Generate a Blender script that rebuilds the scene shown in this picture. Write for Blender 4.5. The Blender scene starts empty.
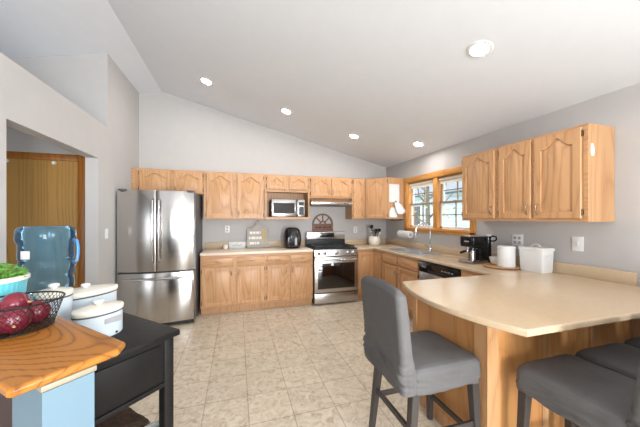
import bpy, bmesh, math, random
from mathutils import Vector, Matrix, noise
random.seed(7)
PI = math.pi
scene = bpy.context.scene
COL = scene.collection

# ------------------------------------------------------------ camera, world, exposure
cam_d = bpy.data.cameras.new('camera')
cam = bpy.data.objects.new('camera', cam_d); COL.objects.link(cam)
cam_d.sensor_width = 36.0
cam_d.lens = 36.0 * 268.5 / 640.0
cam_d.shift_y = 4.5 / 640.0
cam_d.clip_start = 0.02
cam.location = (0, 0, 1.43)
cam.rotation_euler = (PI / 2, 0, -math.radians(17.1))
scene.camera = cam

world = bpy.data.worlds.new('sky'); scene.world = world
world.use_nodes = True
bg = world.node_tree.nodes['Background']
bg.inputs[0].default_value = (0.90, 0.95, 1.0, 1)
bg.inputs[1].default_value = 1.6
DOWNLIGHT = 90.0           # strength of each recessed lamp's lens
def fill_light(name, x, z, w, h, power):  # unseen area lamps added behind the camera to brighten the room
    l = bpy.data.lights.new(name, 'AREA'); l.shape = 'RECTANGLE'; l.size = w; l.size_y = h; l.energy = power; l.color = (.93, .97, 1.0)
    o = bpy.data.objects.new(name, l); COL.objects.link(o); o.location = (x, -3.33, z); o.rotation_euler = (PI / 2, 0, 0); return o
fill_light('rear_fill', .94, 1.1, .95, 2.1, 115)
fill_light('rear_fill_small', -.4, 1.32, .4, 1.65, 28)
o = fill_light('side_fill', 3.06, 1.475, 1.8, 1.35, 62); o.location = (3.06, -1.6, 1.475); o.rotation_euler = (PI / 2, 0, PI / 2)  # side lamp added out of view to brighten ceiling and left wall
scene.view_settings.view_transform = 'Standard'
scene.view_settings.look = 'None'
scene.view_settings.gamma = 1
scene.view_settings.use_curve_mapping = False
scene.view_settings.exposure = 1.32

# ------------------------------------------------------------ helpers
def S(r, g, b):
    f = lambda c: (c / 255 / 12.92) if c / 255 <= 0.04045 else ((c / 255 + 0.055) / 1.055) ** 2.4
    return (f(r), f(g), f(b), 1)

def mat(name, col, rough=0.5, metal=0.0, bump=0.0, bscale=60.0, var=0.06, vscale=8.0, stretch=(1, 1, 1), spec=0.5, coat=0.0):
    m = bpy.data.materials.new(name); m.use_nodes = True
    nt = m.node_tree; N = nt.nodes; L = nt.links; p = N['Principled BSDF']
    p.inputs['Roughness'].default_value = rough; p.inputs['Metallic'].default_value = metal
    p.inputs['Specular IOR Level'].default_value = spec
    p.inputs['Coat Weight'].default_value = coat
    tc = N.new('ShaderNodeTexCoord'); mp = N.new('ShaderNodeMapping'); mp.inputs['Scale'].default_value = stretch
    L.new(tc.outputs['Object'], mp.inputs['Vector'])
    nz = N.new('ShaderNodeTexNoise'); nz.inputs['Scale'].default_value = vscale; nz.inputs['Detail'].default_value = 4
    L.new(mp.outputs[0], nz.inputs['Vector'])
    rp = N.new('ShaderNodeValToRGB')
    rp.color_ramp.elements[0].position = 0.3; rp.color_ramp.elements[1].position = 0.7
    rp.color_ramp.elements[0].color = tuple(c * (1 - var) for c in col[:3]) + (1,)
    rp.color_ramp.elements[1].color = tuple(min(1, c * (1 + var)) for c in col[:3]) + (1,)
    L.new(nz.outputs['Fac'], rp.inputs[0]); L.new(rp.outputs[0], p.inputs['Base Color'])
    if bump:
        n2 = N.new('ShaderNodeTexNoise'); n2.inputs['Scale'].default_value = bscale; n2.inputs['Detail'].default_value = 3
        L.new(mp.outputs[0], n2.inputs['Vector'])
        b = N.new('ShaderNodeBump'); b.inputs['Strength'].default_value = bump; b.inputs['Distance'].default_value = 0.01
        L.new(n2.outputs['Fac'], b.inputs['Height']); L.new(b.outputs[0], p.inputs['Normal'])
    return m

def oak(name, light, dark, along='z', rough=0.38, k=1.0, dist=3.5, st=.12, mixf=.62):
    """open-grained oak; the grain runs along one object axis"""
    m = bpy.data.materials.new(name); m.use_nodes = True
    nt = m.node_tree; N = nt.nodes; L = nt.links; p = N['Principled BSDF']
    p.inputs['Roughness'].default_value = rough
    p.inputs['Specular IOR Level'].default_value = 0.4
    tc = N.new('ShaderNodeTexCoord'); oi = N.new('ShaderNodeObjectInfo')
    mul = N.new('ShaderNodeVectorMath'); mul.operation = 'SCALE'; mul.inputs['Scale'].default_value = 7.0
    cmb = N.new('ShaderNodeCombineXYZ')
    for i in range(3): L.new(oi.outputs['Random'], cmb.inputs[i])
    L.new(cmb.outputs[0], mul.inputs[0])
    add = N.new('ShaderNodeVectorMath'); L.new(tc.outputs['Object'], add.inputs[0]); L.new(mul.outputs[0], add.inputs[1])
    mp = N.new('ShaderNodeMapping')
    mp.inputs['Scale'].default_value = {'z': (1, 1, st), 'x': (st, 1, 1), 'y': (1, st, 1)}[along]
    L.new(add.outputs[0], mp.inputs['Vector'])
    wv = N.new('ShaderNodeTexNoise'); wv.inputs['Scale'].default_value = 4.0 * k; wv.inputs['Detail'].default_value = 0.5
    L.new(mp.outputs[0], wv.inputs['Vector'])
    rings = N.new('ShaderNodeMath'); rings.operation = 'MULTIPLY'; rings.inputs[1].default_value = dist * 9
    L.new(wv.outputs['Fac'], rings.inputs[0])
    tri = N.new('ShaderNodeMath'); tri.operation = 'PINGPONG'; tri.inputs[1].default_value = 1.0
    L.new(rings.outputs[0], tri.inputs[0])
    fr = N.new('ShaderNodeMath'); fr.operation = 'POWER'; fr.inputs[1].default_value = 0.45
    L.new(tri.outputs[0], fr.inputs[0])
    mp2 = N.new('ShaderNodeMapping')
    mp2.inputs['Scale'].default_value = {'z': (1, 1, .03), 'x': (.03, 1, 1), 'y': (1, .03, 1)}[along]
    L.new(add.outputs[0], mp2.inputs['Vector'])
    fine = N.new('ShaderNodeTexNoise'); fine.inputs['Scale'].default_value = 160 * k; fine.inputs['Detail'].default_value = 3
    L.new(mp2.outputs[0], fine.inputs['Vector'])
    mx = N.new('ShaderNodeMix'); mx.data_type = 'FLOAT'; mx.inputs['Factor'].default_value = mixf
    L.new(fr.outputs[0], mx.inputs['A']); L.new(fine.outputs['Fac'], mx.inputs['B'])
    rp = N.new('ShaderNodeValToRGB')
    rp.color_ramp.elements[0].position = 0.18; rp.color_ramp.elements[0].color = dark
    rp.color_ramp.elements[1].position = 0.62; rp.color_ramp.elements[1].color = light
    L.new(mx.outputs['Result'], rp.inputs[0]); L.new(rp.outputs[0], p.inputs['Base Color'])
    b = N.new('ShaderNodeBump'); b.inputs['Strength'].default_value = 0.12; b.inputs['Distance'].default_value = 0.003
    L.new(fine.outputs['Fac'], b.inputs['Height']); L.new(b.outputs[0], p.inputs['Normal'])
    return m

class MB:
    """collects shapes into one mesh"""
    def __init__(s): s.bm = bmesh.new()
    def _merge(s, t, M=None):
        if M is not None: bmesh.ops.transform(t, matrix=M, verts=t.verts)
        me = bpy.data.meshes.new('tmp'); t.to_mesh(me); t.free(); s.bm.from_mesh(me); bpy.data.meshes.remove(me)
        return s
    def box(s, x0, x1, y0, y1, z0, z1, bev=0.0, seg=2, M=None):
        t = bmesh.new(); bmesh.ops.create_cube(t, size=1)
        for v in t.verts:
            v.co = Vector(((x0 + x1) / 2 + v.co.x * (x1 - x0), (y0 + y1) / 2 + v.co.y * (y1 - y0), (z0 + z1) / 2 + v.co.z * (z1 - z0)))
        if bev: bmesh.ops.bevel(t, geom=t.edges[:], offset=bev, segments=seg, affect='EDGES', profile=.5)
        return s._merge(t, M)
    def prism(s, poly, z0, z1, bev=0.0, seg=3, M=None, top_only=False):
        t = bmesh.new()
        a = [t.verts.new((x, y, z0)) for x, y in poly]; b = [t.verts.new((x, y, z1)) for x, y in poly]
        t.faces.new(a[::-1]); t.faces.new(b); n = len(poly)
        for i in range(n): t.faces.new((a[i], a[(i + 1) % n], b[(i + 1) % n], b[i]))
        bmesh.ops.recalc_face_normals(t, faces=t.faces)
        if bev:
            e = [e for e in t.edges if abs(e.verts[0].co.z - e.verts[1].co.z) < 1e-6]
            bmesh.ops.bevel(t, geom=e, offset=bev, segments=seg, affect='EDGES', profile=.5)
        return s._merge(t, M)
    def cyl(s, p0, p1, r0, r1=None, n=20, M=None):
        p0, p1 = Vector(p0), Vector(p1); r1 = r0 if r1 is None else r1
        t = bmesh.new(); bmesh.ops.create_cone(t, cap_ends=True, segments=n, radius1=r0, radius2=r1, depth=(p1 - p0).length)
        R = Vector((0, 0, 1)).rotation_difference(p1 - p0).to_matrix().to_4x4()
        bmesh.ops.transform(t, matrix=Matrix.Translation((p0 + p1) / 2) @ R, verts=t.verts)
        return s._merge(t, M)
    def ball(s, c, rx, ry=None, rz=None, n=20, M=None):
        ry = rx if ry is None else ry; rz = rx if rz is None else rz
        t = bmesh.new(); bmesh.ops.create_uvsphere(t, u_segments=n, v_segments=n // 2 + 2, radius=1)
        for v in t.verts: v.co = Vector((c[0] + v.co.x * rx, c[1] + v.co.y * ry, c[2] + v.co.z * rz))
        return s._merge(t, M)
    def lathe(s, prof, c=(0, 0, 0), n=32, M=None, sx=1.0, sy=1.0):
        t = bmesh.new(); rows = []
        for r, z in prof:
            if r < 1e-5: rows.append([t.verts.new((c[0], c[1], c[2] + z))])
            else: rows.append([t.verts.new((c[0] + sx * r * math.cos(2 * PI * i / n), c[1] + sy * r * math.sin(2 * PI * i / n), c[2] + z)) for i in range(n)])
        for a, b in zip(rows, rows[1:]):
            for i in range(n):
                j = (i + 1) % n
                q = [a[i % len(a)], a[j % len(a)], b[j % len(b)], b[i % len(b)]]
                q = list(dict.fromkeys(q))
                if len(q) > 2:
                    try: t.faces.new(q)
                    except ValueError: pass
        bmesh.ops.recalc_face_normals(t, faces=t.faces)
        return s._merge(t, M)
    def tube(s, pts, r, n=8, M=None, closed=False):
        pts = [Vector(p) for p in pts]; t = bmesh.new(); rings = []; N = len(pts)
        up = Vector((0, 0, 1)); prev = None
        for i, p in enumerate(pts):
            if closed: d = pts[(i + 1) % N] - pts[i - 1]
            else: d = pts[min(i + 1, N - 1)] - pts[max(i - 1, 0)]
            d.normalize()
            if prev is None:
                a = d.cross(up)
                if a.length < .05: a = d.cross(Vector((1, 0, 0)))
            else: a = prev - d * prev.dot(d)
            a.normalize(); b = d.cross(a); prev = a
            rr = r[i] if isinstance(r, (list, tuple)) else r
            rings.append([t.verts.new(p + a * rr * math.cos(2 * PI * k / n) + b * rr * math.sin(2 * PI * k / n)) for k in range(n)])
        pairs = list(zip(rings, rings[1:])) + ([(rings[-1], rings[0])] if closed else [])
        for A, B in pairs:
            for k in range(n): t.faces.new((A[k], A[(k + 1) % n], B[(k + 1) % n], B[k]))
        if not closed: t.faces.new(rings[0][::-1]); t.faces.new(rings[-1])
        bmesh.ops.recalc_face_normals(t, faces=t.faces)
        return s._merge(t, M)
    def loft(s, secs, n=64, cap=True, M=None, fn=None):
        """stack of rounded rectangles: (half x, half y, corner radius, centre x, centre y, z)"""
        t = bmesh.new(); rings = []
        for hx, hy, rc, cx, cy, z in secs:
            rc = min(rc, hx * .999, hy * .999); ring = []
            per = [(hx - rc, hy - rc, 0), (-(hx - rc), hy - rc, PI / 2), (-(hx - rc), -(hy - rc), PI), (hx - rc, -(hy - rc), 1.5 * PI)]
            q = n // 8
            cor = [[(ox + rc * math.cos(a0 + PI / 2 * k / q), oy + rc * math.sin(a0 + PI / 2 * k / q)) for k in range(q + 1)] for ox, oy, a0 in per]
            for ci in range(4):
                ring += cor[ci]; e0 = cor[ci][-1]; e1 = cor[(ci + 1) % 4][0]
                for k in range(1, q): ring.append((e0[0] + (e1[0] - e0[0]) * k / q, e0[1] + (e1[1] - e0[1]) * k / q))
            rings.append([t.verts.new((cx + x, cy + y, z)) for x, y in ring])
        for A, B in zip(rings, rings[1:]):
            m_ = len(A)
            for k in range(m_): t.faces.new((A[k], A[(k + 1) % m_], B[(k + 1) % m_], B[k]))
        if cap: t.faces.new(rings[0][::-1]); t.faces.new(rings[-1])
        bmesh.ops.recalc_face_normals(t, faces=t.faces)
        if fn:
            for v in t.verts: v.co = fn(v.co)
        return s._merge(t, M)
    def quadstrip(s, polys):
        for p in polys: s.bm.faces.new([s.bm.verts.new(c) for c in p])
        return s

def root_of(o):
    while o.parent: o = o.parent
    return o
def mtx(o): return Matrix.Translation(o.location) @ Matrix.Rotation(o.rotation_euler.z, 4, 'Z')

def obj(name, mb, m, parent=None, local=False, loc=None, label=None, smooth=35):
    """link one mesh object; shapes given in room coordinates unless local"""
    me = bpy.data.meshes.new(name)
    if parent is not None and not local: bmesh.ops.transform(mb.bm, matrix=mtx(root_of(parent)).inverted(), verts=mb.bm.verts)
    if parent is None and loc is not None and not local: bmesh.ops.transform(mb.bm, matrix=Matrix.Translation(-Vector(loc)), verts=mb.bm.verts)
    mb.bm.to_mesh(me); mb.bm.free()
    o = bpy.data.objects.new(name, me); COL.objects.link(o)
    me.materials.append(m)
    if smooth:
        me.shade_smooth(); me.set_sharp_from_angle(angle=math.radians(smooth))
    if parent is not None: o.parent = parent
    elif loc is not None: o.location = loc
    if label: o['label'] = label
    return o
def tag(o, label, cat, group=None, kind=None):
    o['label'] = label; o['category'] = cat
    if group: o['group'] = group
    if kind: o['kind'] = kind
    return o
def thing(name, label, cat, loc=(0, 0, 0), rz=0.0, group=None):
    o = bpy.data.objects.new(name, None); COL.objects.link(o); o.empty_display_size = .05
    o.location = loc; o.rotation_euler = (0, 0, rz)
    return tag(o, label, cat, group)
def struct(name, mb, m, label, cat, parent=None):
    o = obj(name, mb, m, parent)
    if parent is None: tag(o, label, cat, kind='structure')
    return o
def dup(root, loc, rz, label, group=None):
    r = root.copy(); COL.objects.link(r); r.location = loc; r.rotation_euler = (0, 0, rz); r['label'] = label
    if group: r['group'] = group
    for ch in list(root.children):
        c = ch.copy(); COL.objects.link(c); c.parent = r
        for g in list(ch.children):
            d = g.copy(); COL.objects.link(d); d.parent = c
    return r

# ------------------------------------------------------------ materials
M_wall = mat('grey wall paint', S(186, 183, 181), .85, bump=.05, bscale=120, var=.015, spec=.2)
M_ceil = mat('white ceiling paint', S(220, 223, 228), .9, bump=.04, bscale=90, var=.01, spec=.2)
M_oak = oak('cabinet oak', S(194, 149, 107), S(156, 110, 70), 'z')
M_oakh = oak('cabinet oak crosswise', S(194, 149, 107), S(156, 110, 70), 'x')
M_oaky = oak('cabinet oak lengthwise', S(194, 149, 107), S(156, 110, 70), 'y')
M_box = oak('cabinet box oak', S(188, 145, 104), S(156, 111, 72), 'z', k=.7)
M_panel = oak('peninsula panel oak', S(196, 142, 88), S(168, 112, 62), 'z', k=.5)
M_trim = oak('golden window oak', S(206, 146, 76), S(170, 108, 46), 'x')
M_trimz = oak('golden window oak upright', S(206, 146, 76), S(170, 108, 46), 'z')
M_bar = oak('glossy bar oak', S(166, 106, 40), S(108, 62, 20), 'y', rough=.24, k=.9, dist=11, st=.3, mixf=.45)
M_doorw = oak('brown door oak', S(164, 124, 64), S(128, 90, 40), 'z', k=.8, dist=4)
M_casing = oak('brown casing oak', S(150, 92, 30), S(112, 64, 18), 'z')
M_lamlit = mat('lit beige laminate', S(226, 208, 188), .27, var=.025, vscale=40, spec=.5)  # same laminate as M_lam, with the brighter light on it put into the colour
M_lam = mat('beige laminate', S(197, 174, 145), .27, var=.025, vscale=40, spec=.5)
M_steel = mat('brushed stainless steel', S(200, 197, 194), .17, 1.0, bump=.03, bscale=8, var=.04, vscale=5, stretch=(60, 60, .5))
def brushed(m, rot):
    nt = m.node_tree; p = nt.nodes['Principled BSDF']; p.inputs['Anisotropic'].default_value = .92; p.inputs['Anisotropic Rotation'].default_value = rot
    t = nt.nodes.new('ShaderNodeTangent'); t.direction_type = 'RADIAL'; t.axis = 'Z'; nt.links.new(t.outputs[0], p.inputs['Tangent'])
M_steel.node_tree.nodes['Principled BSDF'].inputs['Roughness'].default_value = .17
brushed(M_steel, 0.25)
M_steelh = mat('brushed stainless steel crosswise', S(188, 186, 184), .27, 1.0, bump=.08, bscale=8, var=.04, vscale=5, stretch=(.5, 60, 60))
M_sink = mat('satin sink steel', S(214, 214, 216), .42, 1.0, var=.02)
M_chrome = mat('polished steel', S(210, 210, 212), .12, 1.0, var=.01)
M_nickel = mat('aged nickel', S(176, 160, 138), .3, 1.0, var=.05)
M_bronze = mat('dark hinge bronze', S(88, 66, 44), .4, .8)
M_dgrey = mat('dark grey side enamel', S(74, 74, 78), .45)
M_black = mat('glossy black plastic', S(16, 16, 17), .18)
M_blackm = mat('matt black enamel', S(26, 26, 27), .5)
M_glassb = mat('black oven glass', S(20, 14, 12), .06, spec=.7, var=.02)
M_white = mat('white enamel', S(218, 218, 217), .3, var=.02)
M_cream = mat('cream enamel', S(228, 222, 208), .25, var=.03)
M_canbody = mat('pale blue white enamel', S(208, 220, 228), .25, var=.03)
M_plate = mat('white plastic plate', S(226, 226, 226), .4, var=.01)
M_slot = mat('grey plastic slot', S(160, 160, 162), .5)
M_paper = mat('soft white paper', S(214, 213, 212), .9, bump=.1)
M_fab = mat('grey slipcover cloth', S(94, 92, 92), .75, bump=.35, bscale=22, var=.05, vscale=10, spec=.3)
M_leg = mat('dark grey brown wood', S(58, 52, 50), .45, var=.1, vscale=20, stretch=(1, 1, .1))
M_tbl = mat('black painted wood', S(24, 22, 21), .5, bump=.15, bscale=20, var=.12, vscale=18, spec=.22)
M_blue = mat('light blue paint', S(100, 124, 138), .5, var=.02)
M_beige = mat('beige painted moulding', S(146, 136, 116), .5)
M_maroon = mat('dark red brown panel', S(52, 24, 18), .5, var=.15)
M_teal = mat('teal ceramic', S(98, 190, 205), .3, var=.06)
M_soil = mat('dark soil', S(70, 50, 36), .9, bump=.5, var=.2)
M_leaf = mat('bright green leaf', S(92, 144, 52), .5, var=.35, vscale=40)
M_onion = mat('red onion skin', S(104, 26, 42), .22, var=.35, vscale=7, stretch=(1, 1, .3))
M_root = mat('dry onion root', S(176, 140, 96), .8)
M_wire = mat('black wire', S(24, 22, 22), .4, .4)
M_brownfur = mat('dark brown plush', S(62, 44, 30), .95, bump=1.0, bscale=45, var=.5, vscale=45)
M_wicker = mat('grey wicker', S(150, 150, 146), .8, bump=.8, bscale=55, var=.3, vscale=60)
M_wood = oak('small wood', S(186, 140, 88), S(150, 104, 60), 'x', k=1.5)
M_brownw = mat('stained brown wood', S(122, 84, 66), .55, var=.15, vscale=18)
M_signw = mat('whitewashed grey board', S(172, 166, 158), .7, var=.12, vscale=25, stretch=(.2, 1, 1))
M_signt = mat('pale sign paint', S(228, 226, 220), .7)
M_gold = mat('mustard paint', S(208, 172, 84), .6)
M_darkp = mat('dark brown paint', S(56, 40, 34), .6)
M_greyp = mat('grey green paint', S(150, 154, 142), .6)
M_vinyl = mat('white vinyl sash', S(226, 226, 222), .4)
M_sashd = mat('grey sash rail', S(150, 138, 124), .5)
M_siding = None

def emit(name, col, s):
    m = bpy.data.materials.new(name); m.use_nodes = True; p = m.node_tree.nodes['Principled BSDF']
    p.inputs['Base Color'].default_value = (.9, .9, .9, 1)
    p.inputs['Emission Color'].default_value = col; p.inputs['Emission Strength'].default_value = s
    return m
M_lens = emit('lit lamp lens', (1, .97, .93, 1), DOWNLIGHT)

def clear(name, col, gloss=.16, rough=.06, milk=None):
    m = bpy.data.materials.new(name); m.use_nodes = True; nt = m.node_tree; N = nt.nodes; L = nt.links
    out = N['Material Output']; N.remove(N['Principled BSDF'])
    tr = N.new('ShaderNodeBsdfTransparent'); tr.inputs[0].default_value = col
    gl = N.new('ShaderNodeBsdfGlossy'); gl.inputs['Roughness'].default_value = rough; gl.inputs[0].default_value = (.95, .97, 1, 1)
    lw = N.new('ShaderNodeLayerWeight'); lw.inputs[0].default_value = gloss
    mx = N.new('ShaderNodeMixShader')
    if milk:
        df = N.new('ShaderNodeBsdfTranslucent'); df.inputs[0].default_value = milk
        d2 = N.new('ShaderNodeBsdfDiffuse'); d2.inputs[0].default_value = milk
        ad = N.new('ShaderNodeMixShader'); ad.inputs[0].default_value = .5; L.new(df.outputs[0], ad.inputs[1]); L.new(d2.outputs[0], ad.inputs[2])
        m2 = N.new('ShaderNodeMixShader'); m2.inputs[0].default_value = .12; L.new(tr.outputs[0], m2.inputs[1]); L.new(ad.outputs[0], m2.inputs[2]); tr = m2
    L.new(lw.outputs['Fresnel'], mx.inputs[0]); L.new(tr.outputs[0], mx.inputs[1]); L.new(gl.outputs[0], mx.inputs[2]); L.new(mx.outputs[0], out.inputs[0])
    return m
M_pane = clear('window glass', (.96, .98, .98, 1), .06, .01)
M_jug = clear('blue clear plastic', (.62, .87, 1.0, 1), .22, .05, S(120, 190, 235))

def floor_mat():
    m = bpy.data.materials.new('beige stone tile floor'); m.use_nodes = True; nt = m.node_tree; N = nt.nodes; L = nt.links
    p = N['Principled BSDF']; p.inputs['Roughness'].default_value = .42; p.inputs['Specular IOR Level'].default_value = .35
    tc = N.new('ShaderNodeTexCoord'); mp = N.new('ShaderNodeMapping'); mp.inputs['Location'].default_value = (-.078 + .158 * 0, -.02, 0)
    L.new(tc.outputs['Object'], mp.inputs['Vector'])
    br = N.new('ShaderNodeTexBrick'); br.offset = 0; br.inputs['Scale'].default_value = 1
    br.inputs['Brick Width'].default_value = .316; br.inputs['Row Height'].default_value = .316
    br.inputs['Mortar Size'].default_value = .004; br.inputs['Mortar Smooth'].default_value = .3
    br.inputs['Color1'].default_value = (.90, .90, .90, 1); br.inputs['Color2'].default_value = (1, 1, 1, 1)
    br.inputs['Mortar'].default_value = (.62, .59, .54, 1)
    L.new(mp.outputs[0], br.inputs['Vector'])
    n1 = N.new('ShaderNodeTexNoise'); n1.inputs['Scale'].default_value = 16; n1.inputs['Detail'].default_value = 6; n1.inputs['Roughness'].default_value = .65; n1.inputs['Distortion'].default_value = 1.2
    L.new(tc.outputs['Object'], n1.inputs['Vector'])
    rp = N.new('ShaderNodeValToRGB'); e = rp.color_ramp.elements
    e[0].position = .34; e[0].color = S(178, 159, 135); e[1].position = .62; e[1].color = S(216, 203, 184)
    a = e.new(.46); a.color = S(201, 186, 164)
    L.new(n1.outputs['Fac'], rp.inputs[0])
    mx = N.new('ShaderNodeMix'); mx.data_type = 'RGBA'; mx.blend_type = 'MULTIPLY'; mx.inputs['Factor'].default_value = 1
    L.new(rp.outputs[0], mx.inputs['A']); L.new(br.outputs['Color'], mx.inputs['B']); L.new(mx.outputs['Result'], p.inputs['Base Color'])
    b = N.new('ShaderNodeBump'); b.inputs['Strength'].default_value = .12; b.inputs['Distance'].default_value = .003
    L.new(n1.outputs['Fac'], b.inputs['Height']); L.new(b.outputs[0], p.inputs['Normal'])
    return m
def siding_mat():
    m = bpy.data.materials.new('pale lap siding'); m.use_nodes = True; nt = m.node_tree; N = nt.nodes; L = nt.links
    p = N['Principled BSDF']; p.inputs['Roughness'].default_value = .7
    tc = N.new('ShaderNodeTexCoord'); br = N.new('ShaderNodeTexWave'); br.bands_direction = 'Z'; br.wave_profile = 'SAW'; br.inputs['Scale'].default_value = 2.2
    L.new(tc.outputs['Object'], br.inputs['Vector'])
    rp = N.new('ShaderNodeValToRGB'); rp.color_ramp.elements[0].color = S(140, 152, 160); rp.color_ramp.elements[1].color = S(190, 202, 210)
    rp.color_ramp.elements[1].position = .25
    L.new(br.outputs['Fac'], rp.inputs[0]); L.new(rp.outputs[0], p.inputs['Base Color'])
    return m

# ------------------------------------------------------------ the setting
XL, XR, YB, YF = -1.475, 2.915, 4.86, -3.2
RX, RZ, SL = -1.163, 3.465, .247           # ridge of the vaulted ceiling
def cz(x): return RZ - SL * abs(x - RX)
XFAR = -4.2
struct('floor', MB().box(XFAR - .1, XR + .12, YF, YB + .12, -.08, 0), floor_mat(), 'beige mottled stone tile floor in a square grid', 'floor')
def slab(x0, x1):
    t = MB(); q = [(x0, YF, cz(x0)), (x1, YF, cz(x1)), (x1, YB + .12, cz(x1)), (x0, YB + .12, cz(x0))]
    a = [t.bm.verts.new(v) for v in q]; b = [t.bm.verts.new((v[0], v[1], v[2] + .1)) for v in q]
    t.bm.faces.new(a[::-1]); t.bm.faces.new(b)
    for i in range(4): t.bm.faces.new((a[i], a[(i + 1) % 4], b[(i + 1) % 4], b[i]))
    bmesh.ops.recalc_face_normals(t.bm, faces=t.bm.faces); return t
cl = slab(RX, XR + .12); c2 = slab(XFAR - .1, RX)
me_ = bpy.data.meshes.new('t'); c2.bm.to_mesh(me_); cl.bm.from_mesh(me_)
struct('ceiling', cl, M_ceil, 'white vaulted ceiling with a ridge near the fridge wall', 'ceiling')
# back wall (gable shaped), drawn in x-z and stood up
STAND = lambda y: Matrix(((1, 0, 0, 0), (0, 0, -1, y), (0, 1, 0, 0), (0, 0, 0, 1)))      # poly (x,z) extruded towards -y from y
struct('wall_back', MB().prism([(XL - .12, 0), (XR + .12, 0), (XR + .12, cz(XR + .12)), (RX, RZ), (XL - .12, cz(XL - .12))], -.12, 0, M=STAND(YB)), M_wall, 'grey gable wall behind the fridge and range', 'wall')
# right wall with the window opening
WY0, WY1, WZ0, WZ1 = 2.775, 4.125, 1.265, 2.06
wr = MB(); X2 = XR + .12
zt = cz(XR) + .05
wr.box(XR, X2, YF, -2.5, 0, zt).box(XR, X2, -2.5, -.7, 0, .8).box(XR, X2, -2.5, -.7, 2.15, zt).box(XR, X2, -.7, WY0, 0, zt).box(XR, X2, WY1, YB + .12, 0, zt).box(XR, X2, WY0, WY1, 0, WZ0).box(XR, X2, WY0, WY1, WZ1, zt)  # the opening behind the camera is added for the side lamp
struct('wall_right', wr, M_wall, 'grey wall with the sink window and the upper cabinets', 'wall')
# left wall: low part with plant ledge and a pass-through, tall part beside the fridge
LT, OT, OY0, OY1, HY = 2.51, 2.095, 2.33, 3.57, 3.79
wl = MB()
wl.box(XL - .12, XL, HY, YB + .12, 0, cz(XL) + .02)
wl.box(XL - .12, XL, OY1, HY, 0, LT).box(XL - .12, XL, YF, OY0, 0, LT).box(XL - .12, XL, OY0, OY1, OT, LT)
struct('wall_left', wl, M_wall, 'grey half-height wall with a hallway opening, tall beside the fridge', 'wall')
struct('wall_hall', MB().box(XFAR, XL - .12, HY, HY + .12, 0, 3.5), M_wall, 'grey hallway end wall holding the brown door, seen over the ledge', 'wall')
struct('ceiling_hall', MB().box(XFAR, XL - .12, YF, HY, LT - .06, LT), M_ceil, 'white hallway ceiling behind the half-height wall', 'ceiling')
struct('wall_hallside', MB().box(XFAR - .1, XFAR, YF, HY, 0, 3.2), M_wall, 'grey far side wall of the hallway', 'wall')

# living room end behind the viewer: unseen, openings added for light and reflections
wb = MB()
for x0, x1, z0, z1 in ((XFAR, XL - .12, 2.45, 4), (XL - .12, -1.0, 0, 4), (-1.0, -.6, 0, 4), (-.6, -.2, 0, .5), (-.6, -.2, 2.15, 4), (-.2, .45, 0, 4), (.45, .9, 2.2, 4), (.9, .98, 0, 4), (.98, 1.43, 2.2, 4), (1.43, XR + .12, 0, 4)):
    wb.box(x0, x1, YF - .12, YF, z0, z1)
struct('wall_rear', wb, M_wall, 'grey living room end wall with openings added to let in light', 'wall')

# hallway door with casing
d = thing('door_1', 'flat brown oak door with matching casing at the hallway end', 'door', (-2.06, HY - .02, 0)); d['kind'] = 'structure'
DX0, DX1, DT = -2.46, -1.745, 2.075
obj('door_slab', MB().box(DX0, DX1, HY - .035, HY - .002, .01, DT), M_doorw, d)
cs = MB().box(DX1, DX1 + .07, HY - .05, HY - .001, 0, DT + .075, .006).box(DX0 - .07, DX0, HY - .05, HY - .001, 0, DT + .075, .006).box(DX0, DX1, HY - .05, HY - .001, DT, DT + .075, .006)
obj('door_frame', cs, M_casing, d)
for x in (-2.37, -1.96):
    obj('bumper', MB().cyl((x, HY - .036, DT - .03), (x, HY - .055, DT - .03), .018), M_white, d)

# window
w = thing('window_1', 'double oak-cased window above the sink', 'window', (XR, 3.45, 1.2)); w['kind'] = 'structure'
cas = MB()
xc0, xc1 = XR - .022, XR + .01
cas.box(xc0, xc1, WY0 - .08, WY0, 1.195, 2.135, .004).box(xc0, xc1, WY1, WY1 + .08, 1.195, 2.135, .004)
cas.box(XR - .012, XR + .12, 3.375, 3.47, WZ0, WZ1, .004)
obj('casing', cas, M_trimz, w)
cas = MB().box(xc0 - .004, xc1, WY0 - .09, WY1 + .09, 2.055, 2.14, .004).box(xc0 - .02, XR + .12, WY0 - .01, WY1 + .01, WZ0 - .03, WZ0 + .004, .004).box(xc0, xc1, WY0 - .08, WY1 + .08, 1.195, WZ0 - .025, .004)
obj('window_sill', cas, oak('golden sill oak', S(206, 146, 76), S(170, 108, 46), 'y'), w)
jb = MB().box(XR, XR + .12, WY0, WY0 + .015, WZ0, WZ1).box(XR, XR + .12, WY1 - .015, WY1, WZ0, WZ1).box(XR, XR + .12, WY0, WY1, WZ1 - .015, WZ1)
obj('jamb', jb, M_trimz, w)
zm = 1.665
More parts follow.
